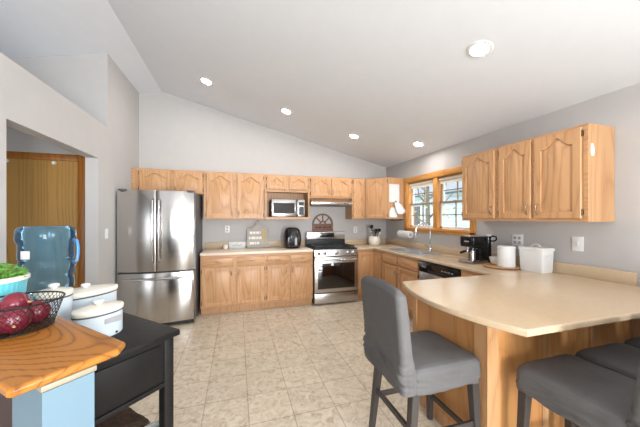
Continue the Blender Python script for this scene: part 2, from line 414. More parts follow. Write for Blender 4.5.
for y0, y1 in ((2.79, 3.375), (3.47, 4.11)):
    for z0, z1, xo in ((WZ0 + .004, zm + .02, .045), (zm - .02, WZ1 - .015, .075)):
        f = MB(); a, b = XR + xo, XR + xo + .03; s = .032
        f.box(a, b, y0, y0 + s, z0, z1).box(a, b, y1 - s, y1, z0, z1).box(a, b, y0, y1, z0, z0 + s).box(a, b, y0, y1, z1 - s, z1)
        sash = obj('sash', f, M_vinyl, w)
        ym, zz = (y0 + y1) / 2, (z0 + z1) / 2
        obj('muntin', MB().box(a + .008, b - .008, ym - .008, ym + .008, z0 + s, z1 - s).box(a + .008, b - .008, y0 + s, y1 - s, zz - .008, zz + .008), M_sashd, sash)
        obj('pane', MB().box(a + .013, a + .017, y0 + s, y1 - s, z0 + s, z1 - s), M_pane, sash)
    obj('meeting_rail', MB().box(XR + .036, XR + .05, y0, y1, zm - .012, zm + .014), M_sashd, w)
    obj('roller_shade', MB().cyl((XR + .03, y0 + .01, WZ1 - .05), (XR + .03, y1 - .01, WZ1 - .05), .024).box(XR + .026, XR + .03, y0 + .02, y1 - .02, WZ1 - .12, WZ1 - .05), M_cream, w)
    obj('sash_lock', MB().box(XR + .03, XR + .05, ym - .025, ym + .025, zm + .012, zm + .024, .004), M_nickel, w)

# outdoors beyond the window
struct('exterior_ground', MB().box(XR + .12, 16, -3, 22, -.5, -.4), mat('lawn', S(96, 120, 74), .9, var=.3, vscale=6), 'green lawn outside the window', 'lawn')
nh = thing('neighbour_house', 'pale sided house seen through the sink window', 'house', (9.5, 12.5, -.4))
obj('wall', MB().box(7.2, 12, 7.0, 19, -.4, 2.35), siding_mat(), nh)
obj('roof', MB().prism([(6.7, 2.3), (12.5, 2.3), (9.6, 3.9)], 6.7 - 19.3, 0, M=STAND(6.7)), mat('grey shingles', S(120, 124, 130), .9, var=.2, vscale=20), nh)
hw = obj('house_window', MB().box(7.15, 7.21, 9.2, 10.4, .9, 2.0), M_white, nh)
obj('pane', MB().box(7.14, 7.155, 9.28, 10.32, .98, 1.92), M_glassb, hw)
tr = thing('garden_tree', 'bare limbed tree between the window and the sided house', 'tree', (5.6, 6.9, -.4))
t = MB().tube([(5.6, 6.9, -.4), (5.63, 6.92, .6), (5.58, 6.9, 1.6), (5.65, 7.0, 2.8)], [.09, .08, .065, .04])
for k in range(9):
    a = k * 2.4; z = 1.0 + .2 * k
    t.tube([(5.6, 6.9, z), (5.6 + .4 * math.cos(a), 6.9 + .4 * math.sin(a), z + .3), (5.6 + .75 * math.cos(a + .3), 6.9 + .75 * math.sin(a + .3), z + .75)], [.03, .02, .008], 6)
obj('trunk', t, mat('grey bark', S(110, 100, 90), .9, var=.2), tr)
f = MB()
for k in range(170):
    a = random.uniform(0, 2 * PI); r = random.uniform(.2, .95); z = random.uniform(.9, 3.2); c = Vector((5.6 + r * math.cos(a), 6.9 + r * math.sin(a), z)); u = Vector((random.gauss(0, 1), random.gauss(0, 1), random.gauss(0, 1))).normalized() * .07; v = u.orthogonal().normalized() * .035
    f.bm.faces.new([f.bm.verts.new(c + q) for q in (u, v, -u, -v)])
obj('foliage', f, mat('olive leaves', S(132, 140, 96), .7, var=.3), tr, smooth=0)

# recessed lamps on the sloped ceiling
for px, py, lab, gl in ((1.79, 1.62, 'largest recessed lamp, on the slope above the peninsula', 1), (2.59, 3.41, 'recessed lamp on the slope nearest the sink window', 1), (1.78, 3.94, 'recessed lamp on the slope above the narrow cabinet', 1), (.69, 3.93, 'recessed lamp on the slope above the microwave', 1), (-.40, 3.91, 'recessed lamp highest on the slope, nearest the fridge', 1)):
    c = Vector((px, py, cz(px))); ang = math.atan(SL)
    M = Matrix.Translation(c) @ Matrix.Rotation(ang, 4, 'Y')
    t = thing('recessed_light', lab, 'ceiling light', c, 0, 'recessed lamps in the sloped ceiling')
    obj('trim_ring', MB().lathe([(.062, .004), (.062, -.006), (.068, -.010), (.086, -.008), (.092, -.001), (.092, .004)], n=36, M=M), M_white, t)
    obj('lens', MB().lathe([(0, -.006), (.061, -.006), (.061, .002), (0, .002)], n=36, M=M), M_lens, t)

# ------------------------------------------------------------ cabinets
def door_mesh(x0, x1, z0, z1, arch=0.0, T=.02, y=0.0, flat=False):
    """frame-and-raised-panel door, front towards -y; arch = rise of the cathedral top"""
    mb = MB(); bm = mb.bm; w = x1 - x0; h = z1 - z0
    st = min(.055, w * .19); sb = min(.055, h * .2)
    NU = 17 if arch else 2
    def shape(u):
        if u < .1 or u > .9: return 0.0
        return (.5 - .5 * math.cos(2 * PI * (u - .1) / .8)) ** .85
    def ring(d, yy):
        P = [(x0 + st + d, yy, z0 + sb + d), (x1 - st - d, yy, z0 + sb + d)]
        for i in range(NU):
            u = 1 - i / (NU - 1)
            P.append((x0 + st + d + (w - 2 * st - 2 * d) * u, yy, z1 - sb * .8 - arch - d + arch * shape(u)))
        return [bm.verts.new(p) for p in P]
    def outer(d, yy):
        P = [(x0 + d, yy, z0 + d), (x1 - d, yy, z0 + d)]
        for i in range(NU):
            u = 1 - i / (NU - 1); P.append((x0 + d + (w - 2 * d) * u, yy, z1 - d))
        return [bm.verts.new(p) for p in P]
    R = [outer(0, y), outer(0, y - T + .005), outer(.005, y - T)]
    if not flat: R += [ring(0, y - T), ring(.003, y - T + .012), ring(.014, y - T + .012), ring(.040, y - T + .001)]
    for A, B in zip(R, R[1:]):
        n = len(A)
        for i in range(n): bm.faces.new((A[i], A[(i + 1) % n], B[(i + 1) % n], B[i]))
    bm.faces.new(R[-1]); bm.faces.new(R[0][::-1])
    bmesh.ops.recalc_face_normals(bm, faces=bm.faces)
    return mb
def pull(mb, x, z, y, vert=True, L=.085):
    d = (0, 0, 1) if vert else (1, 0, 0)
    P = [Vector((x, y, z)) + Vector(d) * (L * (k / 6 - .5)) + Vector((0, -.024 * math.sin(PI * k / 6), 0)) for k in range(7)]
    mb.tube(P, [.004, .005, .0055, .006, .0055, .005, .004], 8)
    for s in (-1, 1): mb.ball(Vector((x, y - .002, z)) + Vector(d) * (s * L / 2), .008, .005, .008, 10)
    return mb
def add_door(c, x0, x1, z0, z1, arch, hinge='l', handle='b', m=None):
    o = obj('door', door_mesh(x0, x1, z0, z1, arch), m or M_oak, c, True)
    hx = x1 - .028 if hinge == 'l' else x0 + .028
    if handle:
        hz = z0 + .085 if handle == 'b' else z1 - .085
        obj('handle', pull(MB(), hx, hz, -.02), M_nickel, o, True)
    ex = x0 - .004 if hinge == 'l' else x1 + .004
    for z in (z0 + .05, z1 - .05):
        obj('hinge', MB().cyl((ex, -.012, z - .026), (ex, -.012, z + .026), .005, n=10).box(ex - .006, ex + .006, -.004, 0, z - .02, z + .02), M_bronze, o, True)
    return o
def add_drawer(c, x0, x1, z0, z1, handle=True):
    mb = MB().box(x0, x1, -.02, 0, z0, z1, .006)
    o = obj('drawer', mb, M_oakh, c, True)
    if handle: obj('handle', pull(MB(), (x0 + x1) / 2, (z0 + z1) / 2, -.02, False), M_nickel, o, True)
    return o
def cab_body(c, W, D, z0, z1, toe=0.0, stiles=(), rails=()):
    b = MB()
    if toe:
        b.box(0, W, .003, D, toe, z1); b.box(.001, W - .001, .06, D, 0, toe)
    else: b.box(0, W, .003, D, z0, z1)
    obj('body', b, M_box, c, True)
    zb = toe if toe else z0
    f = MB(); f.box(0, W, 0, .0031, z1 - .035, z1).box(0, W, 0, .0031, zb, zb + .03)
    for x in (0.0, W - .03) + tuple(stiles): f.box(x, x + .03, -.0008, .0031, zb + .0004, z1 - .0004)
    obj('face_frame', f, M_oakh, c, True)

Z0, Z1 = 1.41, 2.16       # upper cabinets
YU = 4.54; YBASE = 4.25
ru = -PI / 2
def upper(x0, x1, lab, z0=Z0, z1=Z1, y=YU, group='oak upper cabinets'):
    c = thing('wall_cabinet', lab, 'cabinet', (x0, y, 0), 0, group); c.location.z = 0
    return c
g_up = 'oak upper cabinets on the back wall'
c = upper(-1.472, -.506, 'short oak wall cabinet with two arched doors above the fridge', group=g_up)
cab_body(c, .965, .315, 1.80, Z1, stiles=(.52,))
add_door(c, .10, .506, 1.815, 2.14, .055, 'l'); add_door(c, .554, .955, 1.815, 2.14, .055, 'r')
c = upper(-.503, .436, 'tall oak wall cabinet with two arched doors between fridge and microwave', group=g_up)
cab_body(c, .938, .315, Z0, Z1, stiles=(.455,))
add_door(c, .04, .452, 1.425, 2.14, .075, 'l'); add_door(c, .496, .915, 1.425, 2.14, .075, 'r')
c = upper(.438, 1.192, 'oak wall cabinet with an open niche holding the microwave', group=g_up)
W = .753
b = MB().box(0, W, .003, .315, 1.885, Z1).box(0, .022, -.05, .315, Z0, 1.885).box(W - .022, W, -.05, .315, Z0, 1.885).box(.022, W - .022, -.06, .315, Z0, 1.445).box(.022, W - .022, .30, .315, 1.445, 1.885)
obj('body', b, M_box, c, True)
obj('face_frame', MB().box(0, W, -.0, .0031, 2.13, Z1).box(0, W, 0, .0031, 1.87, 1.91).box(0, .03, -.0008, .0031, 1.8704, Z1 - .0004).box(W - .03, W, -.0008, .0031, 1.8704, Z1 - .0004).box(.355, .40, -.0008, .0031, 1.8704, Z1 - .0004), M_oakh, c, True)
add_door(c, .027, .348, 1.915, 2.135, .05, 'l', None); add_door(c, .403, .732, 1.915, 2.135, .05, 'r', None)
c = upper(1.195, 2.008, 'short oak wall cabinet with two arched doors above the range hood', group=g_up)
cab_body(c, .812, .315, 1.785, Z1, stiles=(.39,))
add_door(c, .028, .396, 1.81, 2.135, .06, 'l'); add_door(c, .42, .79, 1.81, 2.135, .06, 'r')
c = upper(2.011, 2.272, 'narrow oak wall cabinet with one door beside the hood', group=g_up)
cab_body(c, .26, .315, Z0, Z1)
add_door(c, .022, .238, 1.425, 2.14, .045, 'l')
# diagonal corner cabinet
c = thing('corner_wall_cabinet', 'oak corner wall cabinet with a diagonal door and painted window glare on its side', 'cabinet', (2.275, 4.54, 0), -PI / 4, g_up)
obj('body', MB().prism([(2.276, 4.858), (2.276, 4.545), (2.58, 4.241), (2.912, 4.241), (2.912, 4.858)], Z0, Z1), M_box, c)
add_door(c, .028, .41, 1.425, 2.14, .07, 'r')
obj('glare_patch', MB().box(2.605, 2.81, 4.236, 4.2405, 1.72, 2.04), M_paper, c, label='window glare painted as a pale sheet on the cabinet side')  # pale sheet standing in for window glare on the glossy panel
# right wall uppers: width runs towards the camera
g_ur = 'oak upper cabinets right of the window'
c = thing('wall_cabinet', 'oak wall cabinet with one door next to the window casing', 'cabinet', (2.59, 2.588, 0), ru, g_ur)
cab_body(c, .445, .322, Z0 - .01, Z1 + .005)
add_door(c, .014, .432, 1.425, 2.145, .075, 'l')
c = thing('wall_cabinet', 'double door oak wall cabinet with a bare end panel above the white bread box', 'cabinet', (2.59, 2.141, 0), ru, g_ur)
cab_body(c, .768, .322, Z0 - .01, Z1 + .005, stiles=(.36,))
add_door(c, .034, .352, 1.425, 2.145, .075, 'l'); add_door(c, .382, .732, 1.425, 2.145, .075, 'r')

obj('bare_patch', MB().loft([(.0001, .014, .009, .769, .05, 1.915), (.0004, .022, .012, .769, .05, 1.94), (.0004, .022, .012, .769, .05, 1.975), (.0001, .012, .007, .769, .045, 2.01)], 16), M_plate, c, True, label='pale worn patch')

# base cabinets
g_b = 'oak base cabinets'
def base(x0, y, rz, lab): return thing('base_cabinet', lab, 'cabinet', (x0, y, 0), rz, g_b)
c = base(-.514, YBASE, 0, 'oak base cabinet with two drawers and two doors beside the fridge')
cab_body(c, .928, .607, 0, .876, .105, stiles=(.455,))
for a, b_, hh in ((.02, .460, 'l'), (.508, .915, 'r')):
    add_drawer(c, a, b_, .718, .842); add_door(c, a, b_, .135, .695, 0, hh, 't')
c = base(.416, YBASE, 0, 'oak base cabinet with two drawers and two doors beside the range')
cab_body(c, .768, .607, 0, .876, .105, stiles=(.367,))
for a, b_, hh in ((.025, .36, 'l'), (.395, .745, 'r')):
    add_drawer(c, a, b_, .718, .842); add_door(c, a, b_, .135, .695, 0, hh, 't')
c = thing('corner_base_cabinet', 'oak corner base cabinet with folded doors right of the range', 'cabinet', (1.965, YBASE, 0), 0, g_b)
obj('body', MB().prism([(1.966, 4.857), (1.966, 4.253), (2.308, 4.253), (2.308, 3.975), (2.912, 3.975), (2.912, 4.857)], .105, .876).prism([(1.967, 4.85), (1.967, 4.31), (2.37, 4.31), (2.37, 3.976), (2.91, 3.976), (2.91, 4.85)], 0, .105), M_box, c)
obj('face_frame', MB().box(1.966, 2.305, 4.25, 4.2535, .84, .876).box(1.966, 1.99, 4.2492, 4.2535, .1054, .8756).box(2.305, 2.3085, 3.975, 4.25, .84, .876), M_oakh, c)
add_door(c, .028, .325, .135, .835, 0, 'l', None)
dr = door_mesh(0, .245, .135, .835, 0)
bmesh.ops.transform(dr.bm, matrix=Matrix.Translation((2.305, 4.235, 0)) @ Matrix.Rotation(ru, 4, 'Z'), verts=dr.bm.verts)
o = obj('door', dr, M_oak, c)
kn = MB().ball((2.272, 4.02, .745), .014); obj('knob', kn, M_nickel, o)
c = base(2.305, 3.972, ru, 'oak sink base cabinet with two false drawers under the window')
cab_body(c, .955, .606, 0, .70, .105, stiles=(.45,))
obj('apron_rail', MB().box(0, .955, 0, .02, .70, .876), M_oakh, c, True)
for a, b_, hh in ((.028, .438, 'l'), (.49, .94, 'r')):
    add_drawer(c, a, b_, .718, .842, False); add_door(c, a, b_, .135, .695, 0, hh, 't')
c = base(2.305, 2.318, ru, 'narrow oak filler cabinet between dishwasher and peninsula')
cab_body(c, .472, .606, 0, .876, .105)
add_drawer(c, .03, .40, .718, .842)
# peninsula base
c = thing('peninsula_base', 'oak panelled peninsula base under the curved counter end', 'cabinet', (1.35, 1.18, 0))
obj('body', MB().box(1.356, 2.912, 1.186, 1.842, 0, .876), M_panel, c)
st = MB().box(1.35, 1.44, 1.178, 1.186, 0, .876).box(1.348, 1.356, 1.178, 1.26, 0, .876).box(1.348, 1.356, 1.80, 1.845, 0, .876).box(1.348, 1.356, 1.26, 1.80, 0, .09).box(1.44, 2.91, 1.178, 1.186, 0, .09)
for x in (1.80, 2.25, 2.70): st.box(x, x + .05, 1.178, 1.186, .09, .876)
obj('stile', st, M_box, c)

# worktops
g_w = 'beige laminate worktops'
def bool_cut(o, boxes):
    for bx in boxes:
        k = MB().box(*bx); co = obj('cut', k, M_lam, loc=(0, 0, 0))
        co.location = (0, 0, 0)
        md = o.modifiers.new('c', 'BOOLEAN'); md.operation = 'DIFFERENCE'; md.object = co; md.solver = 'EXACT'
        inv = Matrix.Translation(-Vector(o.location)) if not o.parent else mtx(root_of(o)).inverted()
        co.data.transform(inv); co.matrix_world = mtx(root_of(o))
        bpy.context.view_layer.update()
        ev = o.evaluated_get(bpy.context.evaluated_depsgraph_get())
        me = bpy.data.meshes.new_from_object(ev); o.modifiers.remove(md); o.data = me
        bpy.data.objects.remove(co)
w1 = thing('worktop', 'lit beige laminate worktop between the fridge and the range', 'worktop', (.33, 4.54, .876), 0, g_w)
obj('slab', MB().box(-.522, 1.188, 4.222, 4.857, .877, .914, .008, 3), M_lamlit, w1)
obj('backsplash', MB().box(-.522, 1.188, 4.832, 4.858, .9135, 1.02, .005), M_lam, w1)
w2 = thing('worktop', 'beige laminate worktop from the range past the sink to the curved peninsula', 'worktop', (2.6, 2.9, .876), 0, g_w)
poly = [(1.966, 4.857), (1.966, 4.222), (2.28, 4.222), (2.28, 1.92), (2.25, 1.895)]
K = 20
poly += [(1.285 - .13 * math.sin(PI * k / K) ** .9 * 1.0 - .01 * k / K, 1.90 - 1.0 * k / K) for k in range(K + 1)]
poly += [(2.912, .878), (2.912, 4.857)]
sl = obj('slab', MB().prism(poly, .877, .914, .011, 4), M_lam, w2, smooth=40)
SX0, SX1 = 2.395, 2.745
bool_cut(sl, [(SX0, SX1, 3.60, 3.97, .80, 1.0), (SX0, SX1, 3.16, 3.565, .80, 1.0)])
obj('backsplash', MB().box(2.886, 2.9135, 1.24, 4.857, .9135, 1.015, .005).box(1.966, 2.887, 4.832, 4.858, .9135, 1.015, .005), M_lam, w2)
# sink and faucet
sk = thing('sink', 'double bowl steel sink under the window', 'sink', (2.57, 3.56, .914))
def bowl(y0, y1):
    b = MB(); e = .006; zb = .735
    b.box(SX0 + .001, SX0 + e, y0, y1, zb, .912).box(SX1 - e, SX1 - .001, y0, y1, zb, .912).box(SX0 + e, SX1 - e, y0, y0 + e, zb, .912).box(SX0 + e, SX1 - e, y1 - e, y1, zb, .912).box(SX0 + e, SX1 - e, y0 + e, y1 - e, zb, zb + e)
    b.cyl(((SX0 + SX1) / 2, (y0 + y1) / 2, zb + e), ((SX0 + SX1) / 2, (y0 + y1) / 2, zb + e + .004), .045); return b
obj('bowl', bowl(3.601, 3.969), M_sink, sk); obj('bowl', bowl(3.161, 3.564), M_sink, sk)
rim = MB()
rim.box(SX0 - .025, SX0 + .004, 3.135, 3.995, .9142, .919, .002).box(SX1 - .004, SX1 + .10, 3.135, 3.995, .9142, .919, .002)
for y0, y1 in ((3.135, 3.165), (3.56, 3.605), (3.965, 3.995)): rim.box(SX0 + .004, SX1 - .004, y0, y1, .9142, .919, .002)
obj('rim', rim, M_sink, sk)
fa = thing('faucet', 'brushed gooseneck kitchen faucet behind the sink bowls', 'faucet', (2.80, 3.41, .919))
obj('base', MB().lathe([(0, 0), (.028, 0), (.028, .012), (.022, .02), (.02, .10), (.016, .11), (0, .11)], (2.80, 3.41, .9195)), M_chrome, fa)
P = [(2.80, 3.41, 1.02), (2.80, 3.41, 1.22)] + [(2.80 - .105 + .105 * math.cos(a), 3.41 + .03 * (1 - math.cos(a)), 1.24 + .105 * math.sin(a)) for a in [PI * k / 10 for k in range(11)]] + [(2.59, 3.47, 1.19), (2.59, 3.47, 1.15)]
obj('spout', MB().tube(P, .0125, 12).cyl((2.59, 3.47, 1.11), (2.59, 3.47, 1.17), .016), M_chrome, fa)
obj('lever', MB().tube([(2.80, 3.43, .99), (2.80, 3.49, 1.0), (2.79, 3.53, 1.03)], [.012, .009, .007], 10), M_chrome, fa)

# ------------------------------------------------------------ appliances
# fridge
fr = thing('refrigerator', 'stainless french door refrigerator against the side wall', 'refrigerator', (-1.0, 4.3, 0))
FX0, FX1, FY = -1.452, -.546, 3.94
obj('body', MB().box(FX0 + .008, FX1 - .004, FY + .06, 4.80, .05, 1.775, .006).box(FX0 + .05, FX1 - .05, FY + .1, 4.78, 0, .05), M_dgrey, fr)
def curved_door(x0, x1, z0, z1, bulge=.06):
    n = 14; xm, hw = (FX0 + FX1) / 2, (FX1 - FX0) / 2
    poly = [(x1, FY + .055), (x0, FY + .055)] + [(x0 + (x1 - x0) * k / n, FY + bulge * (((x0 + (x1 - x0) * k / n) - xm) / hw) ** 2) for k in range(n + 1)]
    e = .008
    poly[2] = (x0, poly[2][1] + e); poly[-1] = (x1, poly[-1][1] + e)
    poly.insert(3, (x0 + e, FY + bulge * ((x0 + e - xm) / hw) ** 2)); poly.insert(-1, (x1 - e, FY + bulge * ((x1 - e - xm) / hw) ** 2))
    return MB().prism(poly, z0, z1, .004, 2)
mid = -.999
def bar_handle(mb, pts, r=.013): return mb.tube(pts, r, 12)
for x0, x1, hx in ((FX0, mid - .003, mid - .036), (mid + .003, FX1, mid + .036)):
    o = obj('door', curved_door(x0, x1, .735, 1.79), M_steel, fr, smooth=50)
    pts = [(hx, FY + .002, .86), (hx, FY - .045, .88), (hx, FY - .058, 1.0), (hx, FY - .062, 1.25), (hx, FY - .058, 1.53), (hx, FY - .045, 1.655), (hx, FY + .002, 1.675)]
    obj('handle', bar_handle(MB(), pts), M_chrome, o)
o = obj('freezer_drawer', curved_door(FX0, FX1, .06, .717), M_steel, fr, smooth=50)
pts = [(FX0 + .09, FY + .012, .645), (FX0 + .09, FY - .04, .65), (FX0 + .2, FY - .055, .65), (mid, FY - .062, .65), (FX1 - .2, FY - .055, .65), (FX1 - .07, FY - .04, .65), (FX1 - .07, FY + .012, .645)]
obj('handle', bar_handle(MB(), pts), M_chrome, o)
obj('hinge_cover', MB().box(FX0 + .02, FX0 + .10, FY + .02, FY + .10, 1.776, 1.80, .006).box(FX1 - .10, FX1 - .02, FY + .02, FY + .10, 1.776, 1.80, .006), M_dgrey, fr)
obj('toe_grille', MB().box(FX0 + .02, FX1 - .02, FY + .05, FY + .10, .012, .052), M_blackm, fr)

# range
R0, R1, RY = 1.198, 1.957, 4.18
rg = thing('gas_range', 'stainless gas range with black oven window between the worktops', 'range', (1.578, 4.5, 0))
obj('body', MB().box(R0 + .004, R1 - .004, RY + .045, 4.81, .03, .905).box(R0 + .05, R1 - .05, RY + .08, 4.78, 0, .03), M_dgrey, rg)
obj('cooktop', MB().box(R0, R1, RY + .01, 4.80, .9055, .925, .006).box(R0 + .03, R1 - .03, RY + .05, 4.72, .925, .928), M_blackm, rg)
pn = MB().prism([(RY + .045, .79), (RY + .0, .80), (RY + .012, .904), (RY + .045, .904)], R0, R1, .003, 2, M=Matrix(((0, 0, 1, 0), (1, 0, 0, 0), (0, 1, 0, 0), (0, 0, 0, 1))))
o = obj('control_panel', pn, M_steelh, rg)
for k, x in enumerate((.07, .17, .38, .59, .69)):
    obj('knob', MB().cyl((R0 + x, RY + .006, .852), (R0 + x, RY - .012, .850), .03, n=24).cyl((R0 + x, RY - .012, .85), (R0 + x, RY - .034, .848), .023, .02, n=24).box(R0 + x - .004, R0 + x + .004, RY - .04, RY - .03, .83, .868), M_chrome, o)
od = MB().box(R0, R1, RY + .002, RY + .044, .205, .785, .006)
o = obj('oven_door', od, M_steelh, rg)
obj('oven_window', MB().box(R0 + .055, R1 - .055, RY - .003, RY + .004, .265, .685, .002), M_glassb, o)
obj('handle', MB().tube([(R0 + .05, RY, .735), (R0 + .05, RY - .05, .738), (R0 + .09, RY - .058, .74), (R1 - .09, RY - .058, .74), (R1 - .05, RY - .05, .738), (R1 - .05, RY, .735)], .014, 12), M_chrome, o)
obj('storage_drawer', MB().box(R0, R1, RY + .002, RY + .044, .025, .19, .005), M_steelh, rg)
o = obj('back_guard', MB().box(R0, R1, 4.745, 4.815, .925, 1.03, .004), M_blackm, rg)
o = obj('back_panel', MB().box(R0 + .005, R1 - .005, 4.735, 4.815, 1.03, 1.175, .012, 3), M_steelh, rg)
obj('display', MB().box(1.46, 1.735, 4.73, 4.737, 1.075, 1.155, .003), M_black, o)
for gx0, gx1 in ((R0 + .035, 1.43), (1.44, 1.715), (1.725, R1 - .035)):
    g = MB(); z = .958
    for y in (4.245, 4.36, 4.48, 4.60, 4.70): g.box(gx0, gx1, y - .006, y + .006, z - .012, z)
    for x in (gx0 + .006, (gx0 + gx1) / 2, gx1 - .006): g.box(x - .006, x + .006, 4.24, 4.706, z - .012, z)
    for x in (gx0 + .006, gx1 - .006):
        for y in (4.245, 4.70): g.box(x - .006, x + .006, y - .006, y + .006, .926, z - .01)
    obj('grate', g, M_blackm, rg)
for x, y in ((1.33, 4.32), (1.33, 4.62), (1.578, 4.47), (1.825, 4.32), (1.825, 4.62)):
    obj('burner', MB().lathe([(0, 0), (.048, 0), (.048, .01), (.036, .012), (.036, .018), (0, .018)], (x, y, .927), 24), M_blackm, rg)

# hood
hd = thing('range_hood', 'slim stainless range hood under the short cabinet', 'hood', (1.58, 4.6, 1.66))
obj('shell', MB().prism([(4.85, 1.65), (4.405, 1.65), (4.395, 1.665), (4.395, 1.70), (4.53, 1.782), (4.85, 1.782)], 1.203, 1.962, .003, 2, M=Matrix(((0, 0, 1, 0), (1, 0, 0, 0), (0, 1, 0, 0), (0, 0, 0, 1)))), M_steelh, hd)
obj('filter', MB().box(1.25, 1.91, 4.45, 4.80, 1.643, 1.652), M_dgrey, hd)
obj('switch', MB().box(1.80, 1.83, 4.388, 4.397, 1.675, 1.69).box(1.85, 1.88, 4.388, 4.397, 1.675, 1.69), M_black, hd)

# microwave
mw = thing('microwave_oven', 'stainless and black microwave inside the cabinet niche', 'microwave', (.82, 4.64, 1.446))
m0, m1, mz0, mz1, my = .541, 1.105, 1.455, 1.742, 4.475
obj('body', MB().box(m0, m1, my + .025, 4.83, mz0, mz1, .005).box(m0 + .05, m1 - .05, my + .05, 4.80, mz0 - .0095, mz0), M_dgrey, mw)
o = obj('door', MB().box(m0, .955, my, my + .024, mz0, mz1, .004), M_steelh, mw)
obj('door_window', MB().box(m0 + .03, .945 - .02, my - .003, my + .002, mz0 + .052, mz1 - .06), M_glassb, o)
obj('handle', MB().tube([(.968, my + .004, mz0 + .03), (.968, my - .028, mz0 + .045), (.968, my - .03, (mz0 + mz1) / 2), (.968, my - .028, mz1 - .045), (.968, my + .004, mz1 - .03)], .011, 10), M_chrome, o)
o = obj('control_panel', MB().box(.985, m1, my, my + .024, mz0, mz1, .004), M_steelh, mw)
obj('keypad', MB().box(1.0, m1 - .018, my - .002, my + .002, mz0 + .03, mz0 + .17), M_black, o)
obj('display', MB().box(1.0, m1 - .018, my - .002, my + .002, mz0 + .185, mz1 - .04), M_black, o)

# dishwasher
dw = thing('dishwasher', 'dishwasher with black control strip beside the sink cabinet', 'dishwasher', (2.305, 3.012, 0), ru)
W = .69
obj('body', MB().box(.002, W - .002, .03, .60, .10, .874).box(.01, W - .01, .08, .58, 0, .10), M_blackm, dw, True)
obj('door', MB().box(.004, W - .004, -.015, .03, .11, .735, .006), M_steelh, dw, True)
o = obj('control_panel', MB().box(.004, W - .004, -.018, .03, .738, .872, .006), M_black, dw, True)
obj('handle', MB().box(.20, .49, -.03, -.016, .745, .775, .006), M_blackm, o, True)
for k in range(4): obj('button', MB().box(.42 + .05 * k, .45 + .05 * k, -.021, -.017, .80, .812), M_slot, o, True)
obj('badge', MB().box(.06, .15, -.0205, -.017, .80, .812), M_slot, o, True)

# ------------------------------------------------------------ things on the worktops
ZC = .9145
# air fryer
af = thing('air_fryer', 'black egg shaped air fryer on the worktop beside the range', 'air fryer', (.905, 4.58, ZC))
ax, ay = .905, 4.58
obj('body', MB().loft([(.115, .12, .08, ax, ay, ZC), (.135, .14, .1, ax, ay, ZC + .03), (.15, .155, .11, ax, ay, ZC + .13), (.145, .15, .11, ax, ay, ZC + .23), (.125, .13, .1, ax, ay, ZC + .31), (.095, .10, .09, ax, ay, ZC + .345), (.05, .05, .045, ax, ay, ZC + .355)]), M_black, af)
o = obj('basket_drawer', MB().loft([(.105, .02, .02, ax, ay - .138, ZC + .03), (.118, .024, .02, ax, ay - .142, ZC + .1), (.112, .022, .02, ax, ay - .14, ZC + .19)]), M_black, af)
obj('handle', MB().box(ax + .005, ax + .045, ay - .21, ay - .155, ZC + .06, ZC + .185, .008), M_slot, o, label='grey handle')
obj('control_panel', MB().loft([(.05, .01, .01, ax, ay - .148, ZC + .22), (.04, .01, .01, ax, ay - .128, ZC + .29)]), M_blackm, af)
# cutting-board sign leaning on the wall
def tilt(o, y, z, a): return Matrix.Translation((0, y, z)) @ Matrix.Rotation(a, 4, 'X')
sg = thing('board_sign', 'grey whitewashed cutting board sign leaning behind the worktop', 'sign', (.34, 4.76, ZC))
TL = tilt(0, 4.755, ZC, -.13)
UP = Matrix(((1, 0, 0, 0), (0, 0, -1, 0), (0, 1, 0, 0), (0, 0, 0, 1)))
pl = [(.157, .0), (.528, 0), (.528, .34), (.42, .36), (.385, .40), (.375, .455), (.31, .455), (.30, .40), (.265, .36), (.157, .34)]
obj('board', MB().prism(pl, 0, .018, .003, 2, M=TL @ UP), M_signw, sg)
lt = MB()
for r, (z, xs) in enumerate(((.26, ((.20, .25), (.262, .30), (.31, .36), (.37, .385))), (.17, ((.19, .215), (.23, .30), (.31, .35), (.36, .40))), (.08, ((.20, .28), (.29, .31), (.32, .36))))):
    for a, b_ in xs: lt.box(a, b_, -.0205, -.018, z - .02, z + .022, M=TL)
obj('lettering', lt, M_signt, sg, label='faded pale lettering')
sp = MB()
for k in range(12):
    a = k * 2.1; sp.ball((.46 + .03 * math.cos(a) * (k % 3), -.02, .10 + .018 * k), .014, .003, .012, 8, M=TL)
sp.tube([(.45, -.02, .06), (.47, -.02, .18), (.455, -.02, .31)], .003, 6, M=TL)
obj('painted_sprig', sp, M_gold, sg, label='mustard yellow painted sprig')
obj('hanging_cord', MB().tube([(.342, 4.815, 1.345), (.335, 4.82, 1.385), (.345, 4.822, 1.395), (.352, 4.815, 1.35)], .004, 6), M_brownw, sg)
# small white sign and candle jar
ws = thing('small_sign', 'small white sign with a grey sprig beside the candle jar', 'sign', (0, 4.76, ZC))
obj('panel', MB().box(-.135, .125, 4.765, 4.795, ZC, ZC + .115, .003), M_paper, ws)
obj('painted_sprig', MB().tube([(-.08, 4.764, ZC + .045), (-.03, 4.764, ZC + .06), (.03, 4.764, ZC + .05), (.085, 4.764, ZC + .075)], .004, 6).tube([(-.02, 4.764, ZC + .06), (.01, 4.764, ZC + .085)], .003, 6).tube([(.03, 4.764, ZC + .05), (.05, 4.764, ZC + .03)], .003, 6), M_greyp, ws, label='grey green painted sprig')
cj = thing('candle_jar', 'small white candle jar between fridge and white sign', 'candle', (-.19, 4.74, ZC))
obj('jar', MB().lathe([(0, 0), (.038, 0), (.04, .004), (.04, .066), (.037, .07), (.034, .066), (.034, .05), (0, .05)], (-.19, 4.74, ZC)), M_cream, cj)
obj('wick', MB().cyl((-.19, 4.74, ZC + .05), (-.19, 4.74, ZC + .062), .002, n=6), M_black, cj)
